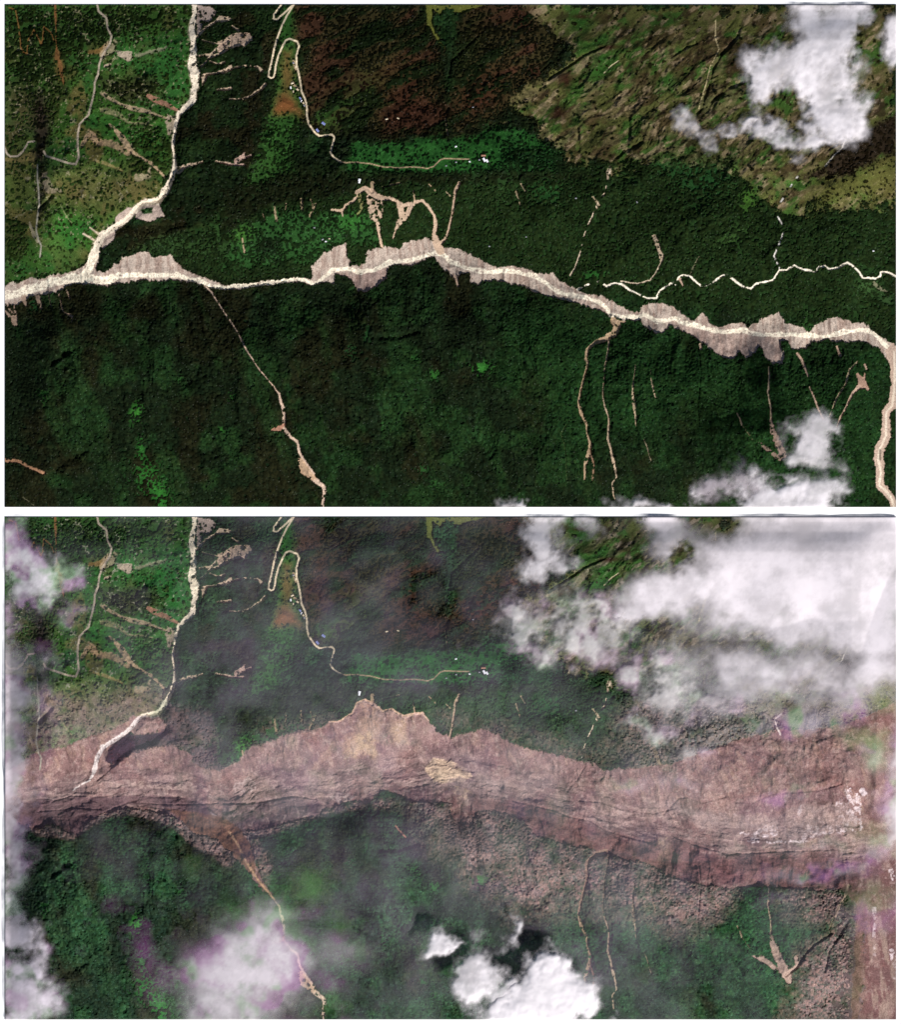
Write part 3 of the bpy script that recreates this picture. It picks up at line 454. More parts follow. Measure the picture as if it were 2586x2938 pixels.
    q(line(B(1,0,[(720,2000),(800,1900),(850,1800)]), [20,30,20], 10, 6), (168,138,110), .6)
    p.paint(SL*(blob(*B(1,0,[(1280,1770)])[0], 14, 20)+blob(*B(1,0,[(1440,1790)])[0], 22, 12)+blob(*B(1,0,[(880,1840)])[0], 10, 8))*ss(.42, .6, F(9, 561, octv=4)), (84, 88, 66), k=.8)
    rim = B(1,0,[(830,1640),(900,1640),(960,1600),(1010,1570),(1050,1490),(1110,1468),(1170,1500),(1250,1555),(1320,1540),(1370,1570),(1420,1600),(1480,1580),(1560,1570),(1610,1630)])
    q(line(rim, [7,8,7,7,9,12,8,9,9,8,14,12,9,5], 1.6, .8), (208, 174, 146))
    wh = ss(.42, .58, F(8, 521, octv=5, gain=.65))
    for (c, r, pts, w_) in [(1,1,[(860,230),(920,240),(1000,250)],[20,34,18]),(1,1,[(120,170),(200,150)],[26,34]),(3,1,[(1330,300),(1340,380),(1330,480)],[30,40,30]),(3,1,[(1390,200),(1440,260),(1450,460)],[20,30,36]),(3,1,[(1060,560),(1110,500),(1240,500)],[20,32,20]),
                          (3,1,[(630,570),(720,520),(800,510)],[20,26,26]),(3,1,[(1010,330),(1010,380)],[10,12]),(3,1,[(1500,200),(1530,240)],[14,10]),(3,1,[(560,530),(600,530)],[14,10]),(3,1,[(500,390),(515,380)],[10,8]),(2,1,[(90,180),(150,220)],[24,34]),(2,1,[(1700,580),(1710,760)],[30,34]),(0,1,[(1660,370),(1685,410)],[12,10]),
                          (3,1,[(1590,1120),(1600,1480)],[9,7]),(3,1,[(1720,820),(1740,880)],[12,10]),(3,1,[(1740,1450),(1763,1640)],[14,20]),(3,1,[(640,590),(1050,595)],[5,6])]:
        cc = (176,148,116) if (c, r) == (2, 1) else (180,158,138) if (c, r) == (1, 1) else (226, 208, 190)
        q(line(B(c,r,pts), [1.6*q_ for q_ in w_], 3, 5)*wh, cc, .9)
    # grey pond-like flats and terraces on the right
    q(poly(B(3,1,[(60,330),(450,370),(820,390),(1000,300),(1400,290),(1480,480),(1000,560),(600,500),(200,470)]), 10, 6), (158,138,122), .6); q(poly(B(3,1,[(430,300),(700,260),(1000,220),(1300,150),(1400,280),(1000,290),(850,360),(500,380)]), 8, 5), (128,100,92), .6)
    q(poly(B(1,1,[(0,300),(560,240),(720,270),(800,330),(1000,270),(700,385),(500,440),(150,510),(0,440)]), 9, 6), (96, 76, 72), .85); q(poly(B(1,1,[(1100,200),(1290,170),(1500,190),(1790,180),(1790,290),(1500,275),(1250,180)]), 9, 6), (112, 84, 76), .7)
    mot = F(34, 551, octv=5, gain=.62); p.paint(SL*ss(.52, .66, mot), (108, 84, 74), k=.5); p.paint(SL*ss(.48, .36, mot), (170, 142, 120), k=.4); p.paint(SL*ss(.6, .75, F(8, 557, octv=3)), (196, 172, 148), k=.3)
    p.paint(poly(B(0,0,[(830,1870),(900,1790),(1000,1735),(1090,1745),(1250,1725),(1300,1690),(1310,1720),(1200,1810),(1050,1850),(960,1930),(880,1980),(820,1950)]), 7, 6), (52, 36, 40), td=.3, tc=(60,44,44), k=1)  # ridge shade beside the tributary, painted dark into the ground
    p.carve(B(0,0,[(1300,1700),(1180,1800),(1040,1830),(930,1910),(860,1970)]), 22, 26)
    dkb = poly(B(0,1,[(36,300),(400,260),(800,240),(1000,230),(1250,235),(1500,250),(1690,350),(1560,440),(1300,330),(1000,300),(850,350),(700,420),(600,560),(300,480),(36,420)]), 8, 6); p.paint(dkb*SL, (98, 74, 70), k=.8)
    p.paint(SL*poly(B(2,1,[(230,260),(560,270),(900,380),(1250,510),(1500,590),(1800,640),(1800,860),(1300,690),(900,600),(600,420),(250,340)]), 12, 8), (120, 84, 72), k=.7)
    p.paint(SL*poly(B(3,1,[(0,600),(400,700),(900,690),(1300,680),(1300,960),(600,930),(0,860)]), 14, 8), (122, 84, 76), k=.7)
    p.paint(SL*poly(B(0,0,[(1350,1830),(1480,1880),(1560,2000),(1560,2080),(1400,2040),(1300,1900)]), 14, 6), (108, 82, 76), k=.6)
    for pts, w_, d in [((0,1,[(820,360),(1000,280),(1200,240),(1400,240),(1600,300),(1690,370)]),10,9),((1,1,[(0,292),(200,290),(420,258),(560,232),(720,255)]),10,14),((2,1,[(520,270),(700,310),(850,345),(950,390),(1120,425),(1250,500),(1400,550),(1600,600)]),8,9),((2,1,[(1040,270),(1200,280),(1400,340),(1620,370),(1800,330)]),7,8),
                      ((3,1,[(-60,380),(60,250),(130,240),(250,285),(420,240)]),10,9),((3,1,[(500,280),(640,285),(800,215),(1150,190),(1330,140)]),9,9),((3,1,[(0,540),(200,620),(450,690),(800,670),(1300,650)]),7,8),((0,1,[(400,280),(560,230),(800,240),(900,215)]),6,8),((0,1,[(280,360),(560,330),(820,340)]),5,7),((0,1,[(760,110),(820,60),(880,0)]),7,8),((0,1,[(1100,285),(1280,300),(1500,300),(1700,290)]),6,9),((2,1,[(950,200),(1030,100),(1090,0)]),8,5),((0,0,[(1050,1740),(1150,1780),(1300,1700)]),22,22)]:
        p.carve(B(*pts), w_*.8, d*.8)
    q(line(B(0,1,[(880,160),(1000,140),(1300,150),(1560,170),(1700,260)]), [14,20,30,26,10], 5, 5)*wh, (176,150,128), .8)
    p.paint(line(TRIB[:-1]+B(0,0,[(740,2010)])+B(0,1,[(730,60),(700,110),(620,150),(570,190)]), [q_*f_ for q_, f_ in zip(TRIBW[:-1], np.linspace(1.05, .62, len(TRIBW)-1))]+[18,12,8,6,4], 2, 1.8)*ss(.2, .35, F(5, 411, octv=3)), (216, 202, 178), td=0, cls=RIVER)
    p.paint(line(A(0,0,[(1290,1490),(1235,1570),(1190,1590)]), [22,26,20], 4, 2), (176,176,150), td=0, k=.8, cls=RIVER)
    q(line(B(0,1,[(1690,400),(1740,460),(1800,540)])+B(1,1,[(60,560),(130,660),(180,760),(240,860)]), [8,8,9,8,9,9,8], 2.5, 1), (172, 142, 112))
    p.col += (p.col*np.array([1.0, 1.0, 1.24], np.float32)-p.col)*SL[..., None]
    q(poly(B(0,1,[(1290,330),(1400,400),(1480,510),(1560,545),(1700,570),(1745,640)])+B(1,1,[(70,680),(150,760),(215,850),(260,850),(240,700),(190,590),(150,520),(20,400)]), 6, 5, 3), (116, 82, 66), .9)
    q(line(B(3,1,[(1490,1000),(1470,1500),(1440,1990)]), 46, 26, 9), (116, 94, 82), .65); q(poly(B(1,1,[(1580,20),(1640,-60),(1790,-40),(1900,20),(1960,80),(1880,130),(1650,130)]), 5, 5)*ss(.3, .45, fs2), (206, 178, 150), .8)
    # gullies re-cut through the dusty slope
    p.paint(line(CREEK_SW[3:11], [9,8,8,9,9,8,8], 2, 1.2), (176,140,112), td=0, cls=SCREE); p.paint(line(CREEK_M[3:11], [20,16,13,12,10,10,10], 2.2, 1.2), (150,122,106), td=0, cls=SCREE)
    p.paint(line(B(3,1,[(800,1380),(830,1450),(870,1560),(930,1680)]), [22,34,40,26], 3, 4), (166,142,128), td=0, cls=SCREE); p.paint(line(B(3,1,[(640,1490),(720,1510),(800,1570)]), [6,22,20], 3, 4), (166,142,128), td=0, cls=SCREE)
    p.paint(line(B(3,1,[(985,1500),(990,1560),(910,1620)]), [18,14,16], 3, 3), (166,142,128), td=0, cls=SCREE); p.paint(line(B(3,1,[(1390,930),(1350,1050),(1290,1180)]), [8,8,7], 3, 1), (166,142,124), td=0, cls=SCREE)
    p.carve(B(3,1,[(1400,1200),(1320,1330),(1240,1450),(1210,1600)]), 9, 16); p.carve(B(3,1,[(1260,1310),(1130,1390),(1050,1470),(990,1570),(900,1640)]), 9, 16); p.carve(B(3,1,[(1450,1800),(1300,1880),(1210,1990)]), 7, 12)
    p.paint(line(B(1,1,[(1350,470),(1430,560)]), [7,9], 2, 1), (160,118,98), td=0, cls=SCREE)
    p.paint(line(B(3,0,[(860,1580),(815,1620),(830,1680),(860,1740)]), 6, 1.6, 1), (214,200,190), td=0, cls=RIVER)
    rs = F(14, 531, ang=85, stretch=5); st = poly(B(3,1,[(1440,900),(1763,850),(1763,1990),(1420,1990),(1470,1500)]), 14, 5)
    en_ = ss(.28, .62, F(30, 572, octv=5, gain=.65)); wq = ss(0, 1, (GX-2440)/60+(F(40, 573, octv=4)-.5)*2.2)
    p.paint(SL*st*wq*ss(.5, .65, rs), (164, 142, 128), k=.55); p.paint(SL*wq*en_*poly(B(3,1,[(1450,1000),(1600,1000),(1570,1600),(1540,1990),(1380,1990),(1440,1600)]), 30, 12), (116, 84, 80), k=.7)
    roads(p)

# ------------------------------------------------------------------ materials
def mat_terrain(name, rough=0.95, spec=0.05):
    m = bpy.data.materials.new(name); m.use_nodes = True; n = m.node_tree; bs = n.nodes['Principled BSDF']
    at = n.nodes.new('ShaderNodeAttribute'); at.attribute_name = 'albedo'
    tc = n.nodes.new('ShaderNodeTexCoord'); no = n.nodes.new('ShaderNodeTexNoise'); no.inputs['Scale'].default_value = 0.11; no.inputs['Detail'].default_value = 3
    mr = n.nodes.new('ShaderNodeMapRange'); mr.inputs[1].default_value = .3; mr.inputs[2].default_value = .7; mr.inputs[3].default_value = .72; mr.inputs[4].default_value = 1.28
    mx = n.nodes.new('ShaderNodeVectorMath'); mx.operation = 'SCALE'
    n.links.new(tc.outputs['Object'], no.inputs['Vector']); n.links.new(no.outputs[0], mr.inputs[0])
    n.links.new(at.outputs['Color'], mx.inputs[0]); n.links.new(mr.outputs[0], mx.inputs['Scale']); n.links.new(mx.outputs[0], bs.inputs['Base Color'])
    bs.inputs['Roughness'].default_value = rough; bs.inputs['Specular IOR Level'].default_value = spec
    return m
def mat_plain(name, c, rough=.7, noise=.25, scale=.4):
    m = bpy.data.materials.new(name); m.use_nodes = True; n = m.node_tree; bs = n.nodes['Principled BSDF']
    no = n.nodes.new('ShaderNodeTexNoise'); no.inputs['Scale'].default_value = scale
    cr = n.nodes.new('ShaderNodeValToRGB'); l = lin(c)
    cr.color_ramp.elements[0].position = .3; cr.color_ramp.elements[1].position = .7
    cr.color_ramp.elements[0].color = (*[float(q*(1-noise)) for q in l], 1); cr.color_ramp.elements[1].color = (*[float(min(1, q*(1+noise*.5))) for q in l], 1)
    tc = n.nodes.new('ShaderNodeTexCoord'); n.links.new(tc.outputs['Object'], no.inputs['Vector'])
    n.links.new(no.outputs[0], cr.inputs[0]); n.links.new(cr.outputs[0], bs.inputs['Base Color']); bs.inputs['Roughness'].default_value = rough
    return m
M_T = {HILL: mat_terrain('turf_and_rock'), FOREST: mat_terrain('tree_canopy', 1, .02), GRAVEL: mat_terrain('gravel'), RIVER: mat_terrain('silty_water', .6, .2), ROAD: mat_terrain('dirt_road'), SLIDE: mat_terrain('debris_mud'), SCREE: mat_terrain('bare_scree')}

def cloud_mat(name):
    m = bpy.data.materials.new(name); m.use_nodes = True; n = m.node_tree; n.nodes.clear()
    out = n.nodes.new('ShaderNodeOutputMaterial'); at = n.nodes.new('ShaderNodeAttribute'); at.attribute_name = 'vapour'
    di = n.nodes.new('ShaderNodeBsdfDiffuse'); tl = n.nodes.new('ShaderNodeBsdfTranslucent'); tr = n.nodes.new('ShaderNodeBsdfTransparent')
    a = n.nodes.new('ShaderNodeMixShader'); a.inputs[0].default_value = .08; b = n.nodes.new('ShaderNodeMixShader')
    n.links.new(at.outputs['Color'], di.inputs[0]); n.links.new(at.outputs['Color'], tl.inputs[0])
    n.links.new(di.outputs[0], a.inputs[1]); n.links.new(tl.outputs[0], a.inputs[2])
    n.links.new(at.outputs['Alpha'], b.inputs[0]); n.links.new(tr.outputs[0], b.inputs[1]); n.links.new(a.outputs[0], b.inputs[2]); n.links.new(b.outputs[0], out.inputs[0])
    return m
M_CLOUD = cloud_mat('cloud_vapour')

def make_mesh(name, co, quads, mat, attr=None, col=None, smooth=True):
    me = bpy.data.meshes.new(name); me.vertices.add(len(co)); me.vertices.foreach_set('co', co.astype(np.float32).ravel())
    nf = len(quads); me.loops.add(nf*4); me.polygons.add(nf)
    me.loops.foreach_set('vertex_index', quads.astype(np.int32).ravel())
    me.polygons.foreach_set('loop_start', np.arange(0, nf*4, 4, dtype=np.int32)); me.polygons.foreach_set('loop_total', np.full(nf, 4, np.int32))
    if smooth: me.polygons.foreach_set('use_smooth', np.ones(nf, bool))
    if attr:
        a = me.attributes.new(attr, 'FLOAT_COLOR', 'POINT'); a.data.foreach_set('color', col.astype(np.float32).ravel())
    me.update(); me.validate(); me.materials.append(mat)
    o = bpy.data.objects.new(name, me); sc.collection.objects.link(o); return o
def W(x, y, yo): return (x-CX)*S, (CY-y-yo)*S

LABELS = {}
def build_panel(fn, yo, view):
    p = Panel(); fn(p); veg = np.float32(.82 if yo == 0 else 1.9)  # lower view's haze painted in by lightening its vegetation
    # ---- relief
    z = p.z
    edge = np.minimum(np.minimum(GX-X0, X1-GX), np.minimum(GY-Y0, Y1-GY)); ed = ss(0, 150, edge)
    alp = ss(1450, 1750, GX)*ss(520, 420, GY)
    wu, wv = GX+60*(F(120, 605, octv=2)-.5), GY+60*(F(120, 606, octv=2)-.5)
    z = z+130*(F(250, 601, octv=3)-.45)+84*(fbm(wu, wv, 105, 611, octv=5, ridged=True, gain=.45, ang=62, stretch=1.9)-.5)+10*(F(20, 621, octv=3)-.5)
    z = z+alp*(70*(fbm(wu, wv, 42, 631, octv=6, ang=-40, stretch=1.7, ridged=True, gain=.55)-.5)+12*(F(11, 641, octv=3)-.5))
    heath = ss(850, 950, GX)*ss(1500, 1400, GX)*ss(430, 380, GY); z = z+heath*26*(F(40, 651, octv=4, ang=-28, stretch=3, ridged=True)-.5)
    _cl = np.array(VALLEY); dv = np.abs(GY-np.interp(GX, _cl[:, 0], _cl[:, 1]).astype(np.float32)+26*(F(90, 607)-.5)); dt = 1-line(TRIB, 10, 120, 3)
    z = z+(175*ss(6, 210, dv)*(1-.8*ss(210, 620, dv))-20)*(.35+.65*ss(0, 1, dt))
    z = z+16*ss(60, 200, dv)*(fbm(wu, wv, 34, 615, octv=4, ridged=True, ang=50, stretch=1.5)-.5)*2
    south = ss(760, 860, GY); z = z+south*58*(fbm(wu, wv, 54, 661, octv=4, ang=74, stretch=2.8, ridged=True)-.5)
    z = z-8*ss(.5, 1, line(TRIB, 60, 20, 4))
    z = (z+66)*ed+6
    z = np.where(z < 8, 8*np.exp((z-8)/14), z); z = np.maximum(z, 2.0)
    # ---- trees
    d, r1, r2, r3 = CR
    tree = (r1 < p.td)*(d < .78)
    hard = np.isin(p.cls, (RIVER, ROAD, GRAVEL, SLIDE)); tree = tree & ~((p.td < .03) | (hard & (p.td < .2)))
    dome = np.sqrt(np.clip(1-(d/.80)**2, 0, 1))
    z = z+tree*dome*(8+7*r3+4*BIG)*(.55+.45*ss(.3, .8, p.td))*ss(0, 14, edge)
    soil = np.where(np.isin(p.cls, (HILL, FOREST)), .62+.22*veg, 1.0)[..., None]*(1-.24*heath*(p.cls == HILL)-.42*alp*(p.cls == HILL))[..., None]
    col = p.col*soil*(0.82+.36*GR[..., None])*(0.85+.3*F(6, 701, octv=2)[..., None])
    lum = ss(.03, .16, p.tc.mean(-1)); var = (0.5+.85*r2**1.2); var = var+(.95-var)*lum*.75; gk = .12*(1-lum*.6)
    tcl = p.tc*(var*(1-gk+2*gk*GR)*(.6+.8*F(30, 711)))[..., None]*(np.array(([1.0, .80, .82] if not yo else [1.02, .80, .95]))*.5*veg*(1-lum[..., None])+lum[..., None]*.62)
    # thicker foliage is sometimes yellower, sometimes browner
    tcl = tcl*(1+np.stack([.22*(r3-.5), .25*(r1-.5)*0, -.2*(r3-.5)], -1))
    dk = np.isin(p.cls, (GRAVEL, SLIDE)) & (GR > .93); col[dk] *= .62     # random dark speckles
    col = np.where(tree[..., None], tcl, col)
    br = np.isin(p.cls, (HILL,)) & (np.roll(GR, 7) > .993); col[br] = col[br]*2.2+.04
    if yo: col = np.where((cls_v := np.isin(p.cls, (HILL, FOREST)))[..., None], col*np.array([.9, .98, 1.2]), col)  # bluish haze tint painted into the lower view's land
    cls = p.cls.copy(); cls[tree] = FOREST
    wx, wy = W(GX, GY, yo); co = np.stack([wx, wy, z], -1).reshape(-1, 3); ca = np.concatenate([np.clip(col, 0, .95), np.ones((NY, NX, 1), np.float32)], -1).reshape(-1, 4)
    idx = np.arange(NX*NY).reshape(NY, NX)
    quads = np.stack([idx[1:, :-1], idx[1:, 1:], idx[:-1, 1:], idx[:-1, :-1]], -1).reshape(-1, 4)
    fc = cls[:-1, :-1].reshape(-1)
    names = {HILL: ('hillside', 'structure'), FOREST: ('forest', 'stuff'), GRAVEL: ('riverbed', 'structure'), RIVER: ('river', 'structure'), ROAD: ('road', 'structure'), SLIDE: ('debris_flow', 'structure'), SCREE: ('bare_slope', 'structure')}
    lab = {HILL: 'grassy and rocky hillside between the woods', FOREST: 'dense woodland canopy of dark green crowns covering the slopes', GRAVEL: 'pinkish grey gravel bed along the pale river', RIVER: 'pale silty river braiding through the valley', ROAD: 'winding pale dirt road with hairpin bends',
           SLIDE: 'broad brown debris flow filling the valley floor', SCREE: 'bare tan scars and gullies on the slopes'}
    for k, (nm, kind) in names.items():
        f = quads[fc == k]
        if not len(f): continue
        u, inv = np.unique(f, return_inverse=True)
        o = make_mesh(nm, co[u], inv.reshape(-1, 4), M_T[k], 'albedo', ca[u])
        o['kind'] = kind; o['label'] = lab[k]+' in the '+view+' view'; o['category'] = {HILL:'hillside',FOREST:'forest',GRAVEL:'riverbed',RIVER:'river',ROAD:'road',SLIDE:'debris flow',SCREE:'bare slope'}[k]
    # ---- soil sheet and cut sides beneath the surface
    st_ = 12; zi = np.full_like(z[::st_, ::st_], 1.2); ny, nx = zi.shape
    gx, gy = W(GX[::st_, ::st_], GY[::st_, ::st_], yo); c0 = np.stack([gx, gy, zi], -1).reshape(-1, 3); ix = np.arange(nx*ny).reshape(ny, nx)
    q0 = np.stack([ix[1:, :-1], ix[1:, 1:], ix[:-1, 1:], ix[:-1, :-1]], -1).reshape(-1, 4)
    ring = np.concatenate([idx[0, :], idx[1:, -1], idx[-1, -2::-1], idx[-2::-1, 0]]); top = co[ring]; bot = top.copy(); bot[:, 2] = 0.3; n = len(ring); b0 = len(c0)
    i = np.arange(n-1); q1 = np.stack([b0+i, b0+i+1, b0+n+i+1, b0+n+i], -1)
    o = make_mesh('ground', np.concatenate([c0, top, bot]), np.concatenate([q0, q1]), mat_plain('soil_'+view, (96, 80, 66)), smooth=False)
    o['kind'] = 'structure'; o['label'] = 'brown soil under the '+view+' view of the valley'
    return z

# white sheet the two relief models lie on
mw = mat_plain('white_sheet', (255, 255, 255), .9, .0)
o = make_mesh('ground', np.array([[-9000, -9000, 0], [9000, -9000, 0], [9000, 9000, 0], [-9000, 9000, 0]], float), np.array([[0, 1, 2, 3]]), mw, smooth=False)
o.name = 'white_ground_sheet'; o['kind'] = 'structure'; o['label'] = 'plain white sheet under both valley views'
ZA = build_panel(view_before, 0, 'upper')
ZB = build_panel(view_after, 1470, 'lower')

# ------------------------------------------------------------------ houses
def box_faces(v, f, x0, x1, y0, y1, z0, z1):
    b = len(v); v += [(x0,y0,z0),(x1,y0,z0),(x1,y1,z0),(x0,y1,z0),(x0,y0,z1),(x1,y0,z1),(x1,y1,z1),(x0,y1,z1)]
    f += [(b,b+1,b+5,b+4),(b+1,b+2,b+6,b+5),(b+2,b+3,b+7,b+6),(b+3,b,b+4,b+7),(b+4,b+5,b+6,b+7)]
def pymesh(name, v, f, mat):
    me = bpy.data.meshes.new(name); me.from_pydata(v, [], f); me.update(); me.materials.append(mat); return me
RC = {'white': (244, 244, 248), 'blue': (132, 142, 196), 'grey': (140, 140, 146), 'tan': (214, 196, 164), 'rust': (168, 122, 96)}
M_R = {k: mat_plain('roof_sheet_'+k, c, .5, .12, .3) for k, c in RC.items()}; M_W = mat_plain('house_wall', (206, 198, 182), .8, .15); M_D = mat_plain('door_wood', (80, 56, 40)); M_G = mat_plain('window_glass', (50, 58, 66), .2)
def house_proto(col, L, Wd):
    h = 5.5; e = 1.0; rz = 3.2
    v, f = [], []; box_faces(v, f, -L/2, L/2, -Wd/2, Wd/2, -4, h)
    b = len(v); v += [(-L/2, -Wd/2, h), (-L/2, Wd/2, h), (-L/2, 0, h+rz-.3), (L/2, -Wd/2, h), (L/2, Wd/2, h), (L/2, 0, h+rz-.3)]; f += [(b, b+2, b+1), (b+3, b+4, b+5)]
    wall = pymesh('wall', v, f, M_W)
    x = L/2+e; y = Wd/2+e; s = rz/(Wd/2)*e; t = .35
    P = [(-y, h-s), (0, h+rz), (y, h-s), (y, h-s-t), (0, h+rz-t), (-y, h-s-t)]
    v = [(-x, a, c) for a, c in P]+[(x, a, c) for a, c in P]; f = [(i, (i+1) % 6, (i+1) % 6+6, i+6) for i in range(6)]+[(0, 1, 4, 5), (1, 2, 3, 4), (6, 11, 10, 7), (7, 10, 9, 8)]
    roof = pymesh('roof', v, [tuple(reversed(q)) for q in f], M_R[col])
    v, f = [], []; box_faces(v, f, -.7, .7, -Wd/2-.12, -Wd/2+.1, -.2, 2.4); door = pymesh('door', v, f, M_D)
    wins = []
    for wx in (-L*.3, L*.3):
        v, f = [], []; box_faces(v, f, wx-.8, wx+.8, -Wd/2-.1, -Wd/2+.1, 1.6, 3.0); wins.append(pymesh('window', v, f, M_G))
    return wall, roof, door, wins
PROT = {}
HOUSES = [ # tile, x, y, roof colour, length, width, turn, where it stands
 (1,548,492,'grey',20,12,0,'on the roadside just below the upper road bend'),(1,566,522,'tan',22,13,80,'close south of the grey one below the upper bend'),
 (1,541,650,'tan',20,14,20,'standing alone on the grassy spur at a path end'),(1,528,686,'white',20,11,95,'on the spur grass, west of the path fork'),(1,583,700,'tan',20,13,-30,'right against the road at the path fork'),
 (1,548,716,'tan',16,9,90,'at the lower tip of the spur path'),(1,603,768,'blue',20,13,-60,'first of the roadside row on the spur, nearest the hilltop'),(1,612,790,'white',17,11,70,'second in the roadside row on the spur'),
 (1,628,806,'tan',16,11,-50,'in the roadside row, between white and grey ones'),(1,636,826,'grey',16,11,-50,'last and lowest in the roadside row on the spur'),
 (1,786,966,'blue',32,18,-35,'on green grass upslope of the road elbow'),(1,738,1020,'blue',30,17,-50,'touching the road just before its elbow'),
 (1,1065,1415,'white',36,20,75,'alone in dark woods above the bare scarp'),(2,78,1146,'white',16,11,20,'on the terrace above the end of the narrow road'),
 (2,80,1268,'grey',13,10,0,'on the terrace just below the end of the narrow road'),(2,186,1264,'white',14,10,-20,'small, at the very end of the narrow road'),
 (2,262,1250,'grey',13,10,0,'at the west side of the terrace hamlet'),(2,294,1216,'rust',38,13,2,'topmost of the terrace hamlet'),(2,300,1250,'white',34,17,-60,'large one in the middle of the terrace hamlet'),
 (2,322,1258,'white',26,15,-60,'lower east one in the terrace hamlet'),(2,2,1296,'grey',13,9,0,'in the meadow south of the narrow road'),
 (2,212,838,'grey',12,8,0,'lonely hut on the brown heath'),(1,1280,931,'tan',20,10,15,'in place of a bare rock low on the heath above the terrace'),(1,1370,925,'tan',18,9,-20,'in place of a bare rock at the lower heath edge, east of another'),  # last two: bare rocks built as houses
 (2,1496,1582,'grey',14,9,-60,'hut in thick woods east of the stony stream'),(2,1018,1550,'grey',13,10,0,'hut in the woods west of the stony stream')]
UPPER_ONLY = [(1,714,1780,'grey',14,10,0,'in the green meadow north of the river bend'),(1,778,1872,'grey',16,11,20,'western house of the meadow hamlet by the river'),(1,804,1888,'white',15,10,0,'southern house of the meadow hamlet by the river'),(1,832,1866,'tan',14,9,0,'eastern house of the meadow hamlet by the river'),
 (3,1586,1962,'white',14,9,0,'on a clearing near the right edge above the thin stream'),(2,628,1852,'grey',12,8,0,'in the woods north of the gravel reach'),(2,340,1926,'grey',13,10,0,'in the meadow just north of the gravel reach')]
def put_house(hs, yo, Z, view):
    c, tx, ty, col, L, Wd, ang, where = hs; (px, py), = A(c, 0, [(tx, ty)])
    i = int(round((px-X0)/DXY)); j = int(round((py-Y0)/(ys[1]-ys[0]))); z = float(np.median(Z[max(0, j-3):j+4, max(0, i-3):i+4]))
    x, y = W(px, py, yo)
    r = bpy.data.objects.new('house', None); sc.collection.objects.link(r); r.location = (x, y, z+1.5); r.rotation_euler = (0, 0, math.radians(ang))
    r['label'] = {'white':'white-roofed','blue':'blue-roofed','grey':'grey-roofed','tan':'cream-roofed','rust':'rust-roofed'}[col]+' house '+where+', '+view+' view'
    r['category'] = 'house'; r['group'] = 'mountain houses of the '+view+' view'
    k = (col, L, Wd)
    if k not in PROT: PROT[k] = house_proto(*k)
    wall, roof, door, wins = PROT[k]
    for nm, me in (('wall', wall), ('roof', roof), ('door', door), ('window', wins[0]), ('window', wins[1])):
        o = bpy.data.objects.new(nm, me); sc.collection.objects.link(o); o.parent = r
for hs in HOUSES:
    put_house(hs, 0, ZA, 'upper'); put_house(hs, 1470, ZB, 'lower')
for hs in UPPER_ONLY: put_house(hs, 0, ZA, 'upper')

# ------------------------------------------------------------------ clouds
def zmax(Z):
    b = np.pad(Z, ((0, 16-NY % 16), (0, 16-NX % 16)), mode='edge'); b = b.reshape(b.shape[0]//16, 16, b.shape[1]//16, 16).max((1, 3)); q = np.pad(b, 1, mode='edge'); n0, n1 = b.shape
    m = np.max([q[i:i+n0, j:j+n1] for i in range(3) for j in range(3)], 0); q = np.pad(m, 1, mode='edge'); return b, np.mean([q[i:i+n0, j:j+n1] for i in range(3) for j in range(3)], 0)
def bil(M, u, v):
    u = np.clip(u, 0, M.shape[1]-1.001); v = np.clip(v, 0, M.shape[0]-1.001); i = u.astype(int); j = v.astype(int); a = u-i; b = v-j
    return (M[j, i]*(1-a)+M[j, i+1]*a)*(1-b)+(M[j+1, i]*(1-a)+M[j+1, i+1]*a)*b
ZMAX = {0: zmax(ZA), 1470: zmax(ZB)}
CS = 4.0
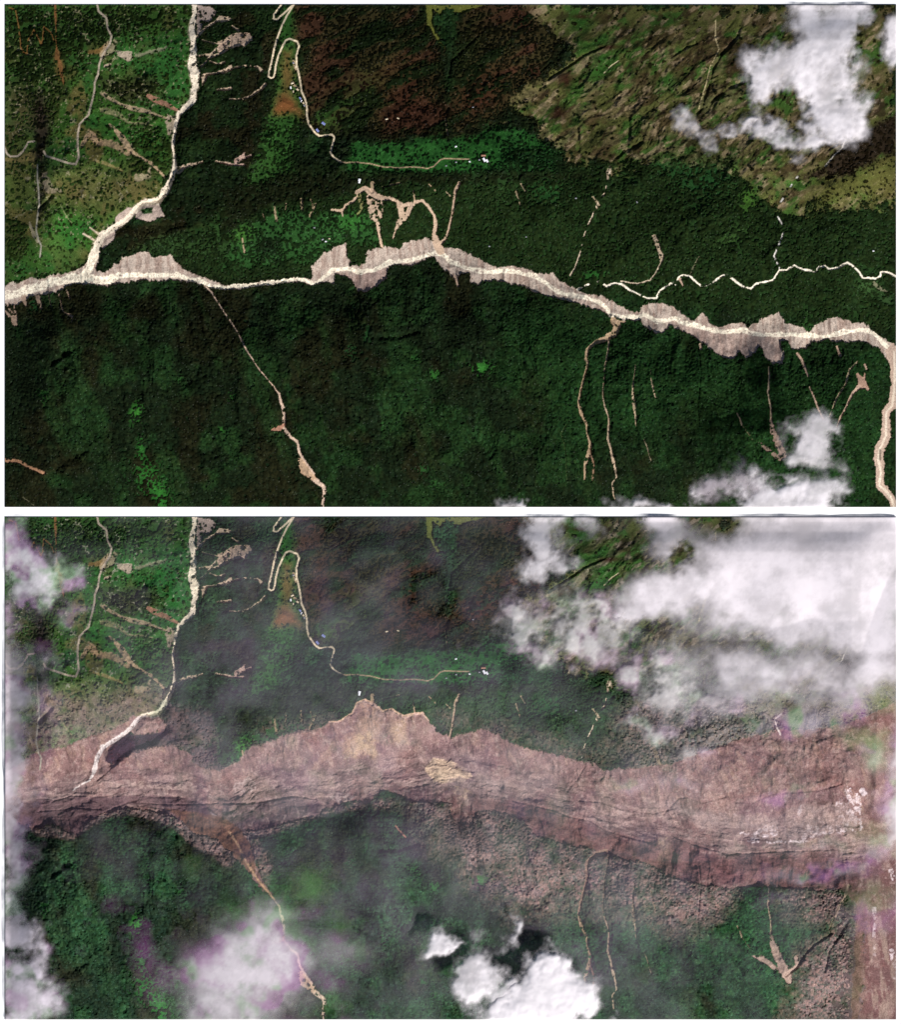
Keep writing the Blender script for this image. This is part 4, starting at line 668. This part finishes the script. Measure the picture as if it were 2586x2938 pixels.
def cloud(name, label, view_tiles, r0, blobs, yo, alt, seed, amp=.9, lo=.35, hi=1.2, amax=.97, sc_=60, thick=120, tint=(254, 245, 248), fringe=0.0, rid=False, cat='cloud', group=None, kind=None, dim=.42, det=7, gain=.62):
    """closed lens of vapour; blobs = (tile col, row, x, y, rx, ry, angle, strength)"""
    fn = A if yo == 0 else B
    bl = [(*fn(c, r, [(x, y)])[0], rx/K, ry/K, an, s) for (c, r, x, y, rx, ry, an, s) in blobs]
    x0 = max(X0, min(b[0]-max(b[2], b[3])*2.4 for b in bl)); x1 = min(X1, max(b[0]+max(b[2], b[3])*2.4 for b in bl))
    y0 = max(Y0, min(b[1]-max(b[2], b[3])*2.4 for b in bl)); y1 = min(Y1, max(b[1]+max(b[2], b[3])*2.4 for b in bl))
    nx = int((x1-x0)/CS)+2; ny = int((y1-y0)/CS)+2
    x, y = np.meshgrid(np.linspace(x0, x1, nx, dtype=np.float32), np.linspace(y0, y1, ny, dtype=np.float32))
    n = fbm(x, y, sc_, seed, octv=det, gain=gain)
    wx = x+(fbm(x, y, 70, seed+50, octv=5, gain=.6)-.5)*95; wy = y+(fbm(x, y, 70, seed+60, octv=5, gain=.6)-.5)*95
    D = np.zeros_like(x)
    for (cx, cy, rx, ry, an, s) in bl:
        c, q = math.cos(math.radians(an)), math.sin(math.radians(an)); u = ((wx-cx)*c+(wy-cy)*q)/rx; v = (-(wx-cx)*q+(wy-cy)*c)/ry
        g = s*np.exp(-(u*u+v*v)*.9); D = D+g if s < 0 else np.maximum(D, g)+.35*np.minimum(D, g)
    dens = D*(1+amp*(n-.5)*2)+amp*(n-.5)*.9*ss(0, .35, D)
    a = ss(lo*0.2, hi, dens)*amax*ss(0.02, .12, D)
    D2 = D*(1+amp*(fbm(x, y, sc_, seed, octv=3, gain=gain)-.5)*1.6)
    t = (1-np.exp(-np.clip(D2, 0, 3)*1.1))*thick*.42*ss(0, .5, a)
    t = t+ss(.2, .8, a)*thick*.10*(fbm(x, y, 26, seed+70, octv=3)-.5)
    en = np.minimum((x-X0)*1.0, (y-Y0)*1.0); altm = 14+(alt-14)*ss(0, max(120, min(alt*2.4, 900)), en)
    bu, bv = (x-X0)/DXY/16-.5, (y-Y0)/float(ys[1]-ys[0])/16-.5; ke = ss(10, 110, en); altm = np.maximum(altm, bil(ZMAX[yo][0], bu, bv)*(1-ke)+bil(ZMAX[yo][1], bu, bv)*ke+5+4*ke); t = t*(.06+.94*ss(0, 200, en))
    a = a*(1-dim*ss(.74, .28, fbm(x, y, 70, seed+33, octv=7, gain=.66)))
    keep = a > .012; kf = keep[:-1, :-1] | keep[1:, :-1] | keep[:-1, 1:] | keep[1:, 1:]
    a = np.where(keep, a, 0)
    a1 = a; a2 = a*.25
    px, py = W(x, y, yo); top = np.stack([px, py, altm+np.maximum(t, 1.0)], -1).reshape(-1, 3); bot = np.stack([px, py, altm-np.maximum(t*.12, .5)], -1).reshape(-1, 3)
    col = np.ones((ny, nx, 4), np.float32); col[..., :3] = lin(tint)
    if fringe:  # green and magenta colour fringes painted into thin vapour
        h1 = fbm(x, y, 70, seed+80, octv=3); h2 = fbm(x, y, 60, seed+90, octv=3); th = ss(.75, .2, a)*fringe
        mg = np.array([1.08, .6, 1.06]); gn = np.array([.66, 1.1, .62])
        k1 = (ss(.50, .64, h1)*th)[..., None]; k2 = (ss(.52, .66, h2)*th)[..., None]
        col[..., :3] *= (1+(mg-1)*k1); col[..., :3] *= (1+(gn-1)*k2*(1-k1))
    col[..., :3] = np.clip(col[..., :3], 0, .97); ct = col.copy(); ct[..., 3] = a1; cb = col.copy(); cb[..., 3] = a2
    ix = np.arange(nx*ny).reshape(ny, nx); q0 = np.stack([ix[1:, :-1], ix[1:, 1:], ix[:-1, 1:], ix[:-1, :-1]], -1)[kf]; q1 = q0[:, ::-1]+nx*ny
    f = np.concatenate([q0, q1])
    # close the rim
    e = {}
    E = np.concatenate([q0[:, [k, (k+1) % 4]] for k in range(4)]); key = np.sort(E, 1); key = key[:, 0].astype(np.int64)*(nx*ny)+key[:, 1]
    uq, inv, cnt = np.unique(key, return_inverse=True, return_counts=True); be = E[cnt[inv] == 1]
    f = np.concatenate([f, np.stack([be[:, 1], be[:, 0], be[:, 0]+nx*ny, be[:, 1]+nx*ny], -1)])
    u, inv = np.unique(f, return_inverse=True)
    co = np.concatenate([top, bot])[u]; ca = np.concatenate([ct.reshape(-1, 4), cb.reshape(-1, 4)])[u]
    o = make_mesh(name, co, inv.reshape(-1, 4), M_CLOUD, 'vapour', ca)
    o['label'] = label; o['category'] = cat
    if kind: o['kind'] = kind
    if group: o['group'] = group
    return o
GU, GL = 'clouds over the upper view', 'clouds over the lower view'
# upper view
cloud('cloud', 'large ragged white cloud over the rocky upper right corner of the upper view', 0, 0, [(3,0,1150,60,230,120,0,.8),(3,0,1480,100,130,120,0,.75),(3,0,1130,250,170,170,0,.8),(3,0,1300,300,230,200,0,.85),(3,0,1150,440,260,160,0,1.1),(3,0,780,520,200,140,0,.9),(3,0,1180,620,220,180,30,1.25),(3,0,720,700,160,120,30,.8),(3,0,1280,820,230,170,30,1.35),(3,0,1330,960,150,110,0,1.0),(3,0,1120,1060,160,60,0,.7),(3,0,780,1000,190,80,20,.65),(3,0,1000,1200,110,70,0,.35),(3,0,950,860,110,110,0,-.55)], 0, 210, 1001, lo=.4, hi=.98, amp=.85, thick=110, group=GU, sc_=55)
cloud('cloud', 'small white cloud cut by the right edge of the upper view', 0, 0, [(3,0,1763,330,90,140,0,1.2),(3,0,1763,500,60,110,0,.7),(3,0,1700,250,60,60,0,.5)], 0, 120, 1101, group=GU)
cloud('cloud', 'thin grey cloud streak trailing left of the big upper right cloud', 0, 0, [(3,0,70,900,70,90,20,.7),(3,0,150,1020,110,90,10,.75),(3,0,420,990,250,45,-3,.55),(3,0,300,1080,110,60,30,.4),(3,0,600,960,110,40,0,.55)], 0, 300, 1201, amax=.72, hi=1.0, group=GU)
cloud('cloud', 'bright lower right cloud bank cut by the bottom edge of the upper view', 0, 0, [(3,1,750,1900,170,110,0,1.4),(3,1,900,1960,240,90,0,1.4),(3,1,1150,1930,190,110,0,1.1),(3,1,800,1830,230,90,0,1.0),(3,1,650,1960,110,60,0,1.2),(3,1,1350,1890,110,120,0,.5)], 0, 930, 1301, group=GU, hi=1.0)
cloud('cloud', 'dim grey ragged cloud left of the bright lower right bank, upper view', 0, 0, [(3,1,560,1700,190,130,0,.7),(3,1,430,1850,230,120,0,.7),(3,1,650,1850,160,90,0,.6)], 0, 600, 1351, amax=.7, hi=.95, amp=.8, tint=(220,208,216), group=GU)
cloud('cloud', 'soft plume shaped cloud above the bright lower right bank, upper view', 0, 0, [(3,1,1110,1500,180,160,30,1.0),(3,1,1180,1340,130,110,40,.7),(3,1,1060,1600,90,50,0,.85),(3,1,1300,1650,150,110,30,.38),(3,1,1280,1380,70,80,0,.35)], 0, 820, 1401, amax=.8, hi=.98, group=GU)
cloud('cloud', 'little oval cloud puff left of the lower right bank, upper view', 0, 0, [(3,1,200,1890,75,85,0,1.0)], 0, 480, 1501, amax=.8, hi=.9, group=GU)
cloud('cloud', 'low pale cloud scraps on the bottom edge left of centre-right, upper view', 0, 0, [(2,1,480,1960,80,60,0,.9),(2,1,640,1985,100,30,0,.7)], 0, 300, 1601, amax=.75, group=GU)
cloud('cloud', 'pale cloud scrap on the bottom edge below the dark shadow, upper view', 0, 0, [(2,1,1530,1965,130,55,0,.85),(2,1,1720,1990,100,30,0,.7),(2,1,1290,1990,60,20,0,.5)], 0, 420, 1651, amax=.75, group=GU)
# lower view
cloud('cloud', 'vast white cloud bank filling the upper right corner of the lower view', 0, 0, [(3,0,1400,150,650,330,0,2.2),(3,0,500,350,420,230,0,1.3),(3,0,1300,600,620,260,0,1.7),(3,0,600,700,420,200,-20,1.5),(3,0,200,560,300,150,-20,1.2),(3,0,900,560,400,200,0,1.4),(3,0,1500,950,430,230,0,1.35),(3,0,400,1250,420,240,0,.95),(3,0,900,900,320,150,0,1.15),(3,0,1000,1250,420,160,0,.85),(3,0,1600,1250,280,180,0,1.0),(2,0,1700,60,180,90,0,1.3),(2,0,1600,640,300,160,-10,1.2),(2,0,1450,760,210,90,0,1.1),(2,0,1750,200,190,130,0,.9),(3,0,1300,1400,600,140,0,.6),(3,0,60,330,80,90,0,-.8),(3,0,380,60,90,90,0,-.55)], 1470, 200, 2001, amp=.55, hi=1.4, amax=.975, sc_=120, dim=.3, tint=(255,243,247), thick=30, group=GL)
cloud('cloud', 'tall thin cloud over the brown heath left of the vast bank, lower view', 0, 0, [(2,0,780,120,160,140,0,.95),(2,0,820,240,130,110,0,.85),(2,0,700,400,140,100,0,.65),(2,0,1090,120,110,90,-20,.7),(2,0,950,420,110,90,0,.45)], 1470, 190, 2101, amax=.85, hi=1.0, group=GL)
cloud('cloud', 'grey broken cloud drifting over the middle terrace end, lower view', 0, 0, [(2,0,560,720,80,130,-30,.7),(2,0,650,900,230,140,10,.55),(2,0,1100,980,330,190,10,.8),(2,0,1050,700,290,140,0,.6),(2,0,300,1000,290,90,0,.32),(2,0,800,1100,190,110,0,.5),(2,0,1300,900,190,170,0,.55),(2,0,1500,1280,190,160,0,.62),(2,0,1750,1350,190,280,0,.7),(2,0,1600,1680,190,100,0,.6),(3,0,300,1500,500,130,0,.45),(3,0,200,1950,190,90,10,.4)], 1470, 240, 2201, amax=.8, hi=1.08, fringe=.4, tint=(246,240,238), group=GL)
cloud('cloud', 'bright round cloud over the upper left meadow, lower view', 0, 0, [(0,0,330,500,170,150,0,1.0),(0,0,150,400,150,120,0,.6),(0,0,560,450,140,110,0,.5),(0,0,250,620,210,90,0,.7),(0,0,530,800,130,130,0,.5),(0,0,100,200,120,160,0,.55),(0,0,200,720,160,60,0,.5)], 1470, 150, 2301, amp=.5, amax=.85, hi=1.0, fringe=.8, tint=(250,244,248), group=GL)
cloud('cloud', 'long whitish cloud curtain along the left edge, lower view', 0, 0, [(0,0,60,1250,150,210,0,.95),(0,0,130,1400,170,150,0,.6),(0,0,60,1700,150,260,0,1.0),(0,0,60,1950,120,190,0,.9),(0,1,40,200,150,240,0,1.1),(0,1,30,450,150,160,0,1.0),(0,1,90,700,110,190,0,.7),(0,1,30,900,110,150,0,.7),(0,0,60,900,100,200,0,.4),(0,0,150,1400,300,520,0,.42),(0,1,110,300,230,520,0,.4)], 1470, 110, 2401, amp=.7, amax=.84, hi=1.15, fringe=.55, dim=.55, tint=(232,220,228), group=GL)
cloud('cloud', 'grey mottled cloud in the lower left corner of the lower view', 0, 0, [(0,1,60,1100,110,150,0,.7),(0,1,130,1300,190,130,0,.85),(0,1,230,1420,130,90,0,.6),(0,1,60,1400,150,90,0,.75),(0,1,150,1600,250,110,0,.7),(0,1,170,1800,290,170,0,.68),(0,1,60,1960,170,80,0,.95),(0,1,320,1920,170,110,0,.4)], 1470, 110, 2501, amp=.8, amax=.82, hi=1.0, fringe=.5, tint=(240,230,240), group=GL)
cloud('cloud', 'big blurred pinkish cloud over the creek at the bottom left of centre, lower view', 0, 0, [(1,1,250,1480,330,220,0,1.0),(1,1,150,1700,370,270,0,.98),(1,1,300,1280,210,130,0,.7),(0,1,1650,1650,310,250,0,.75),(1,1,430,1560,180,130,0,.85),(1,1,100,1900,370,140,0,.7),(1,1,900,1480,340,210,0,.32),(1,1,420,1150,200,130,0,.5),(1,1,900,1750,300,190,0,.22),(1,1,100,1700,700,520,0,.35)], 1470, 350, 2601, amp=.2, lo=.1, amax=.8, hi=1.35, fringe=.75, sc_=90, tint=(246,236,242), det=4, gain=.4, group=GL, thick=60)
cloud('cloud', 'bright white cumulus at the bottom centre, largest of the cumulus trio, lower view', 0, 0, [(2,1,800,1580,130,130,0,1.5),(2,1,800,1780,270,150,-10,1.7),(2,1,620,1920,260,100,0,1.5),(2,1,1030,1850,160,100,20,1.4),(2,1,850,1930,280,70,0,1.2)], 1470, 470, 2701, amp=.35, lo=.5, hi=.7, dim=.12, amax=.99, thick=170, sc_=36, group=GL)
cloud('cloud', 'soft edged middle cumulus left of the largest one, lower view', 0, 0, [(2,1,200,1600,150,120,0,1.0),(2,1,170,1730,110,110,0,1.15),(2,1,330,1640,160,110,0,.6),(2,1,420,1810,160,110,0,.6),(2,1,560,1710,60,60,0,.5)], 1470, 470, 2801, amp=.55, hi=.9, amax=.93, thick=130, sc_=40, group=GL)
cloud('cloud', 'small ragged cumulus highest left of the trio, lower view', 0, 0, [(1,1,1700,1360,90,80,0,1.0),(1,1,1600,1440,100,60,-30,.7),(2,1,40,1400,80,50,0,.85),(2,1,110,1380,70,30,0,.5)], 1470, 450, 2901, amp=.7, hi=.85, amax=.92, sc_=36, group=GL)
cloud('cloud', 'thin cloud wisp rising between the two larger cumulus, lower view', 0, 0, [(2,1,540,1240,60,70,0,.62),(2,1,500,1350,55,80,0,.6),(2,1,420,1450,60,40,-30,.4),(2,1,250,1330,130,90,0,.28)], 1470, 450, 3001, amp=.7, amax=.7, hi=.9, sc_=34, group=GL)
cloud('cloud', 'tiny cloud scrap on the bottom edge right of the largest cumulus, lower view', 0, 0, [(2,1,1350,1965,70,26,0,.8),(2,1,1250,1985,60,16,0,.6)], 1470, 380, 3101, amax=.8, group=GL)
cloud('cloud', 'pale cloud against the right edge below the debris terrace, lower view', 0, 0, [(3,1,1763,330,170,190,0,.72),(3,1,1680,600,230,100,-30,.55),(3,0,1763,1850,110,150,0,.75),(3,1,1763,120,150,110,0,.5)], 1470, 340, 3201, amax=.8, amp=.4, hi=1.05, fringe=.7, group=GL)
cloud('haze_veil', 'violet and green colour-fringe veil over the right of the lower view', 0, 0, [(3,0,1000,1620,430,110,0,.62),(3,0,1450,1500,260,100,0,.62),(3,0,1600,1900,180,130,0,.6),(3,1,1500,780,380,80,-10,.62),(3,1,950,850,260,60,0,.48),(3,1,1600,1150,230,110,0,.5),(3,1,900,230,290,60,-20,.38),(3,1,150,100,220,60,10,.45),(2,1,1500,130,290,70,0,.42),(3,1,1200,650,260,50,0,.35),(3,1,800,1050,200,80,0,.3),(3,1,1500,1250,180,100,0,.4)], 1470, 250, 3301, lo=.05, amax=.46, amp=.5, hi=1.2, fringe=1.0, tint=(240,226,240), thick=30, kind='stuff', cat='haze')  # this and next three: colour fringes added as tinted see-through sheets
cloud('haze_veil', 'green colour-fringe veil above the blurred pinkish cloud, lower view', 0, 0, [(1,1,620,940,225,165,-20,0.77),(1,1,250,1120,300,180,-20,0.68),(1,1,850,1220,285,135,0,0.42),(0,1,1560,830,285,90,10,0.42),(1,1,900,1830,165,90,40,0.51)], 1470, 260, 3501, lo=.05, amax=.24, amp=.5, hi=1.3, dim=.3, tint=(120,190,96), thick=26, kind='stuff', cat='haze')
cloud('haze_veil', 'green colour-fringe veil at the right edge of the lower view', 0, 0, [(3,0,1560,1760,240,105,10,0.77),(3,1,1620,1000,255,120,0,0.59),(3,1,1560,520,195,135,0,0.51),(3,1,1200,620,255,60,0,0.42),(3,0,1720,1480,135,90,0,0.51)], 1470, 265, 3601, lo=.05, amax=.28, amp=.5, hi=1.3, dim=.2, tint=(150,200,120), thick=26, kind='stuff', cat='haze')
cloud('haze_veil', 'magenta colour-fringe smudges over the lower left forest, lower view', 0, 0, [(0,1,1080,1420,165,165,0,0.59),(0,1,1240,1700,135,270,0,0.51),(1,1,780,1690,165,105,0,0.77),(1,1,660,1130,120,90,-30,0.68),(0,1,900,1060,180,120,0,0.38),(0,0,270,1080,165,75,0,0.77),(0,0,330,1860,120,135,0,0.59),(0,0,450,1430,165,90,0,0.38),(1,1,300,1300,135,60,10,0.34),(1,1,930,1960,90,75,0,0.59)], 1470, 230, 3701, lo=.05, amax=.2, amp=.6, hi=1.3, dim=.2, tint=(200,120,196), thick=26, kind='stuff', cat='haze')
cloud('haze_veil', 'faint even milky haze across the whole lower view', 0, 0, [(1,0,600,1200,2600,2200,0,.5),(2,1,900,900,2600,2200,0,.5)], 1470, 220, 3401, dim=0, amax=.15, amp=.5, hi=1.0, fringe=.35, tint=(206,206,214), thick=24, sc_=120, kind='stuff', cat='haze')  # haze over the lower view, put in as a pale see-through sheet
print('objects', len(sc.objects))
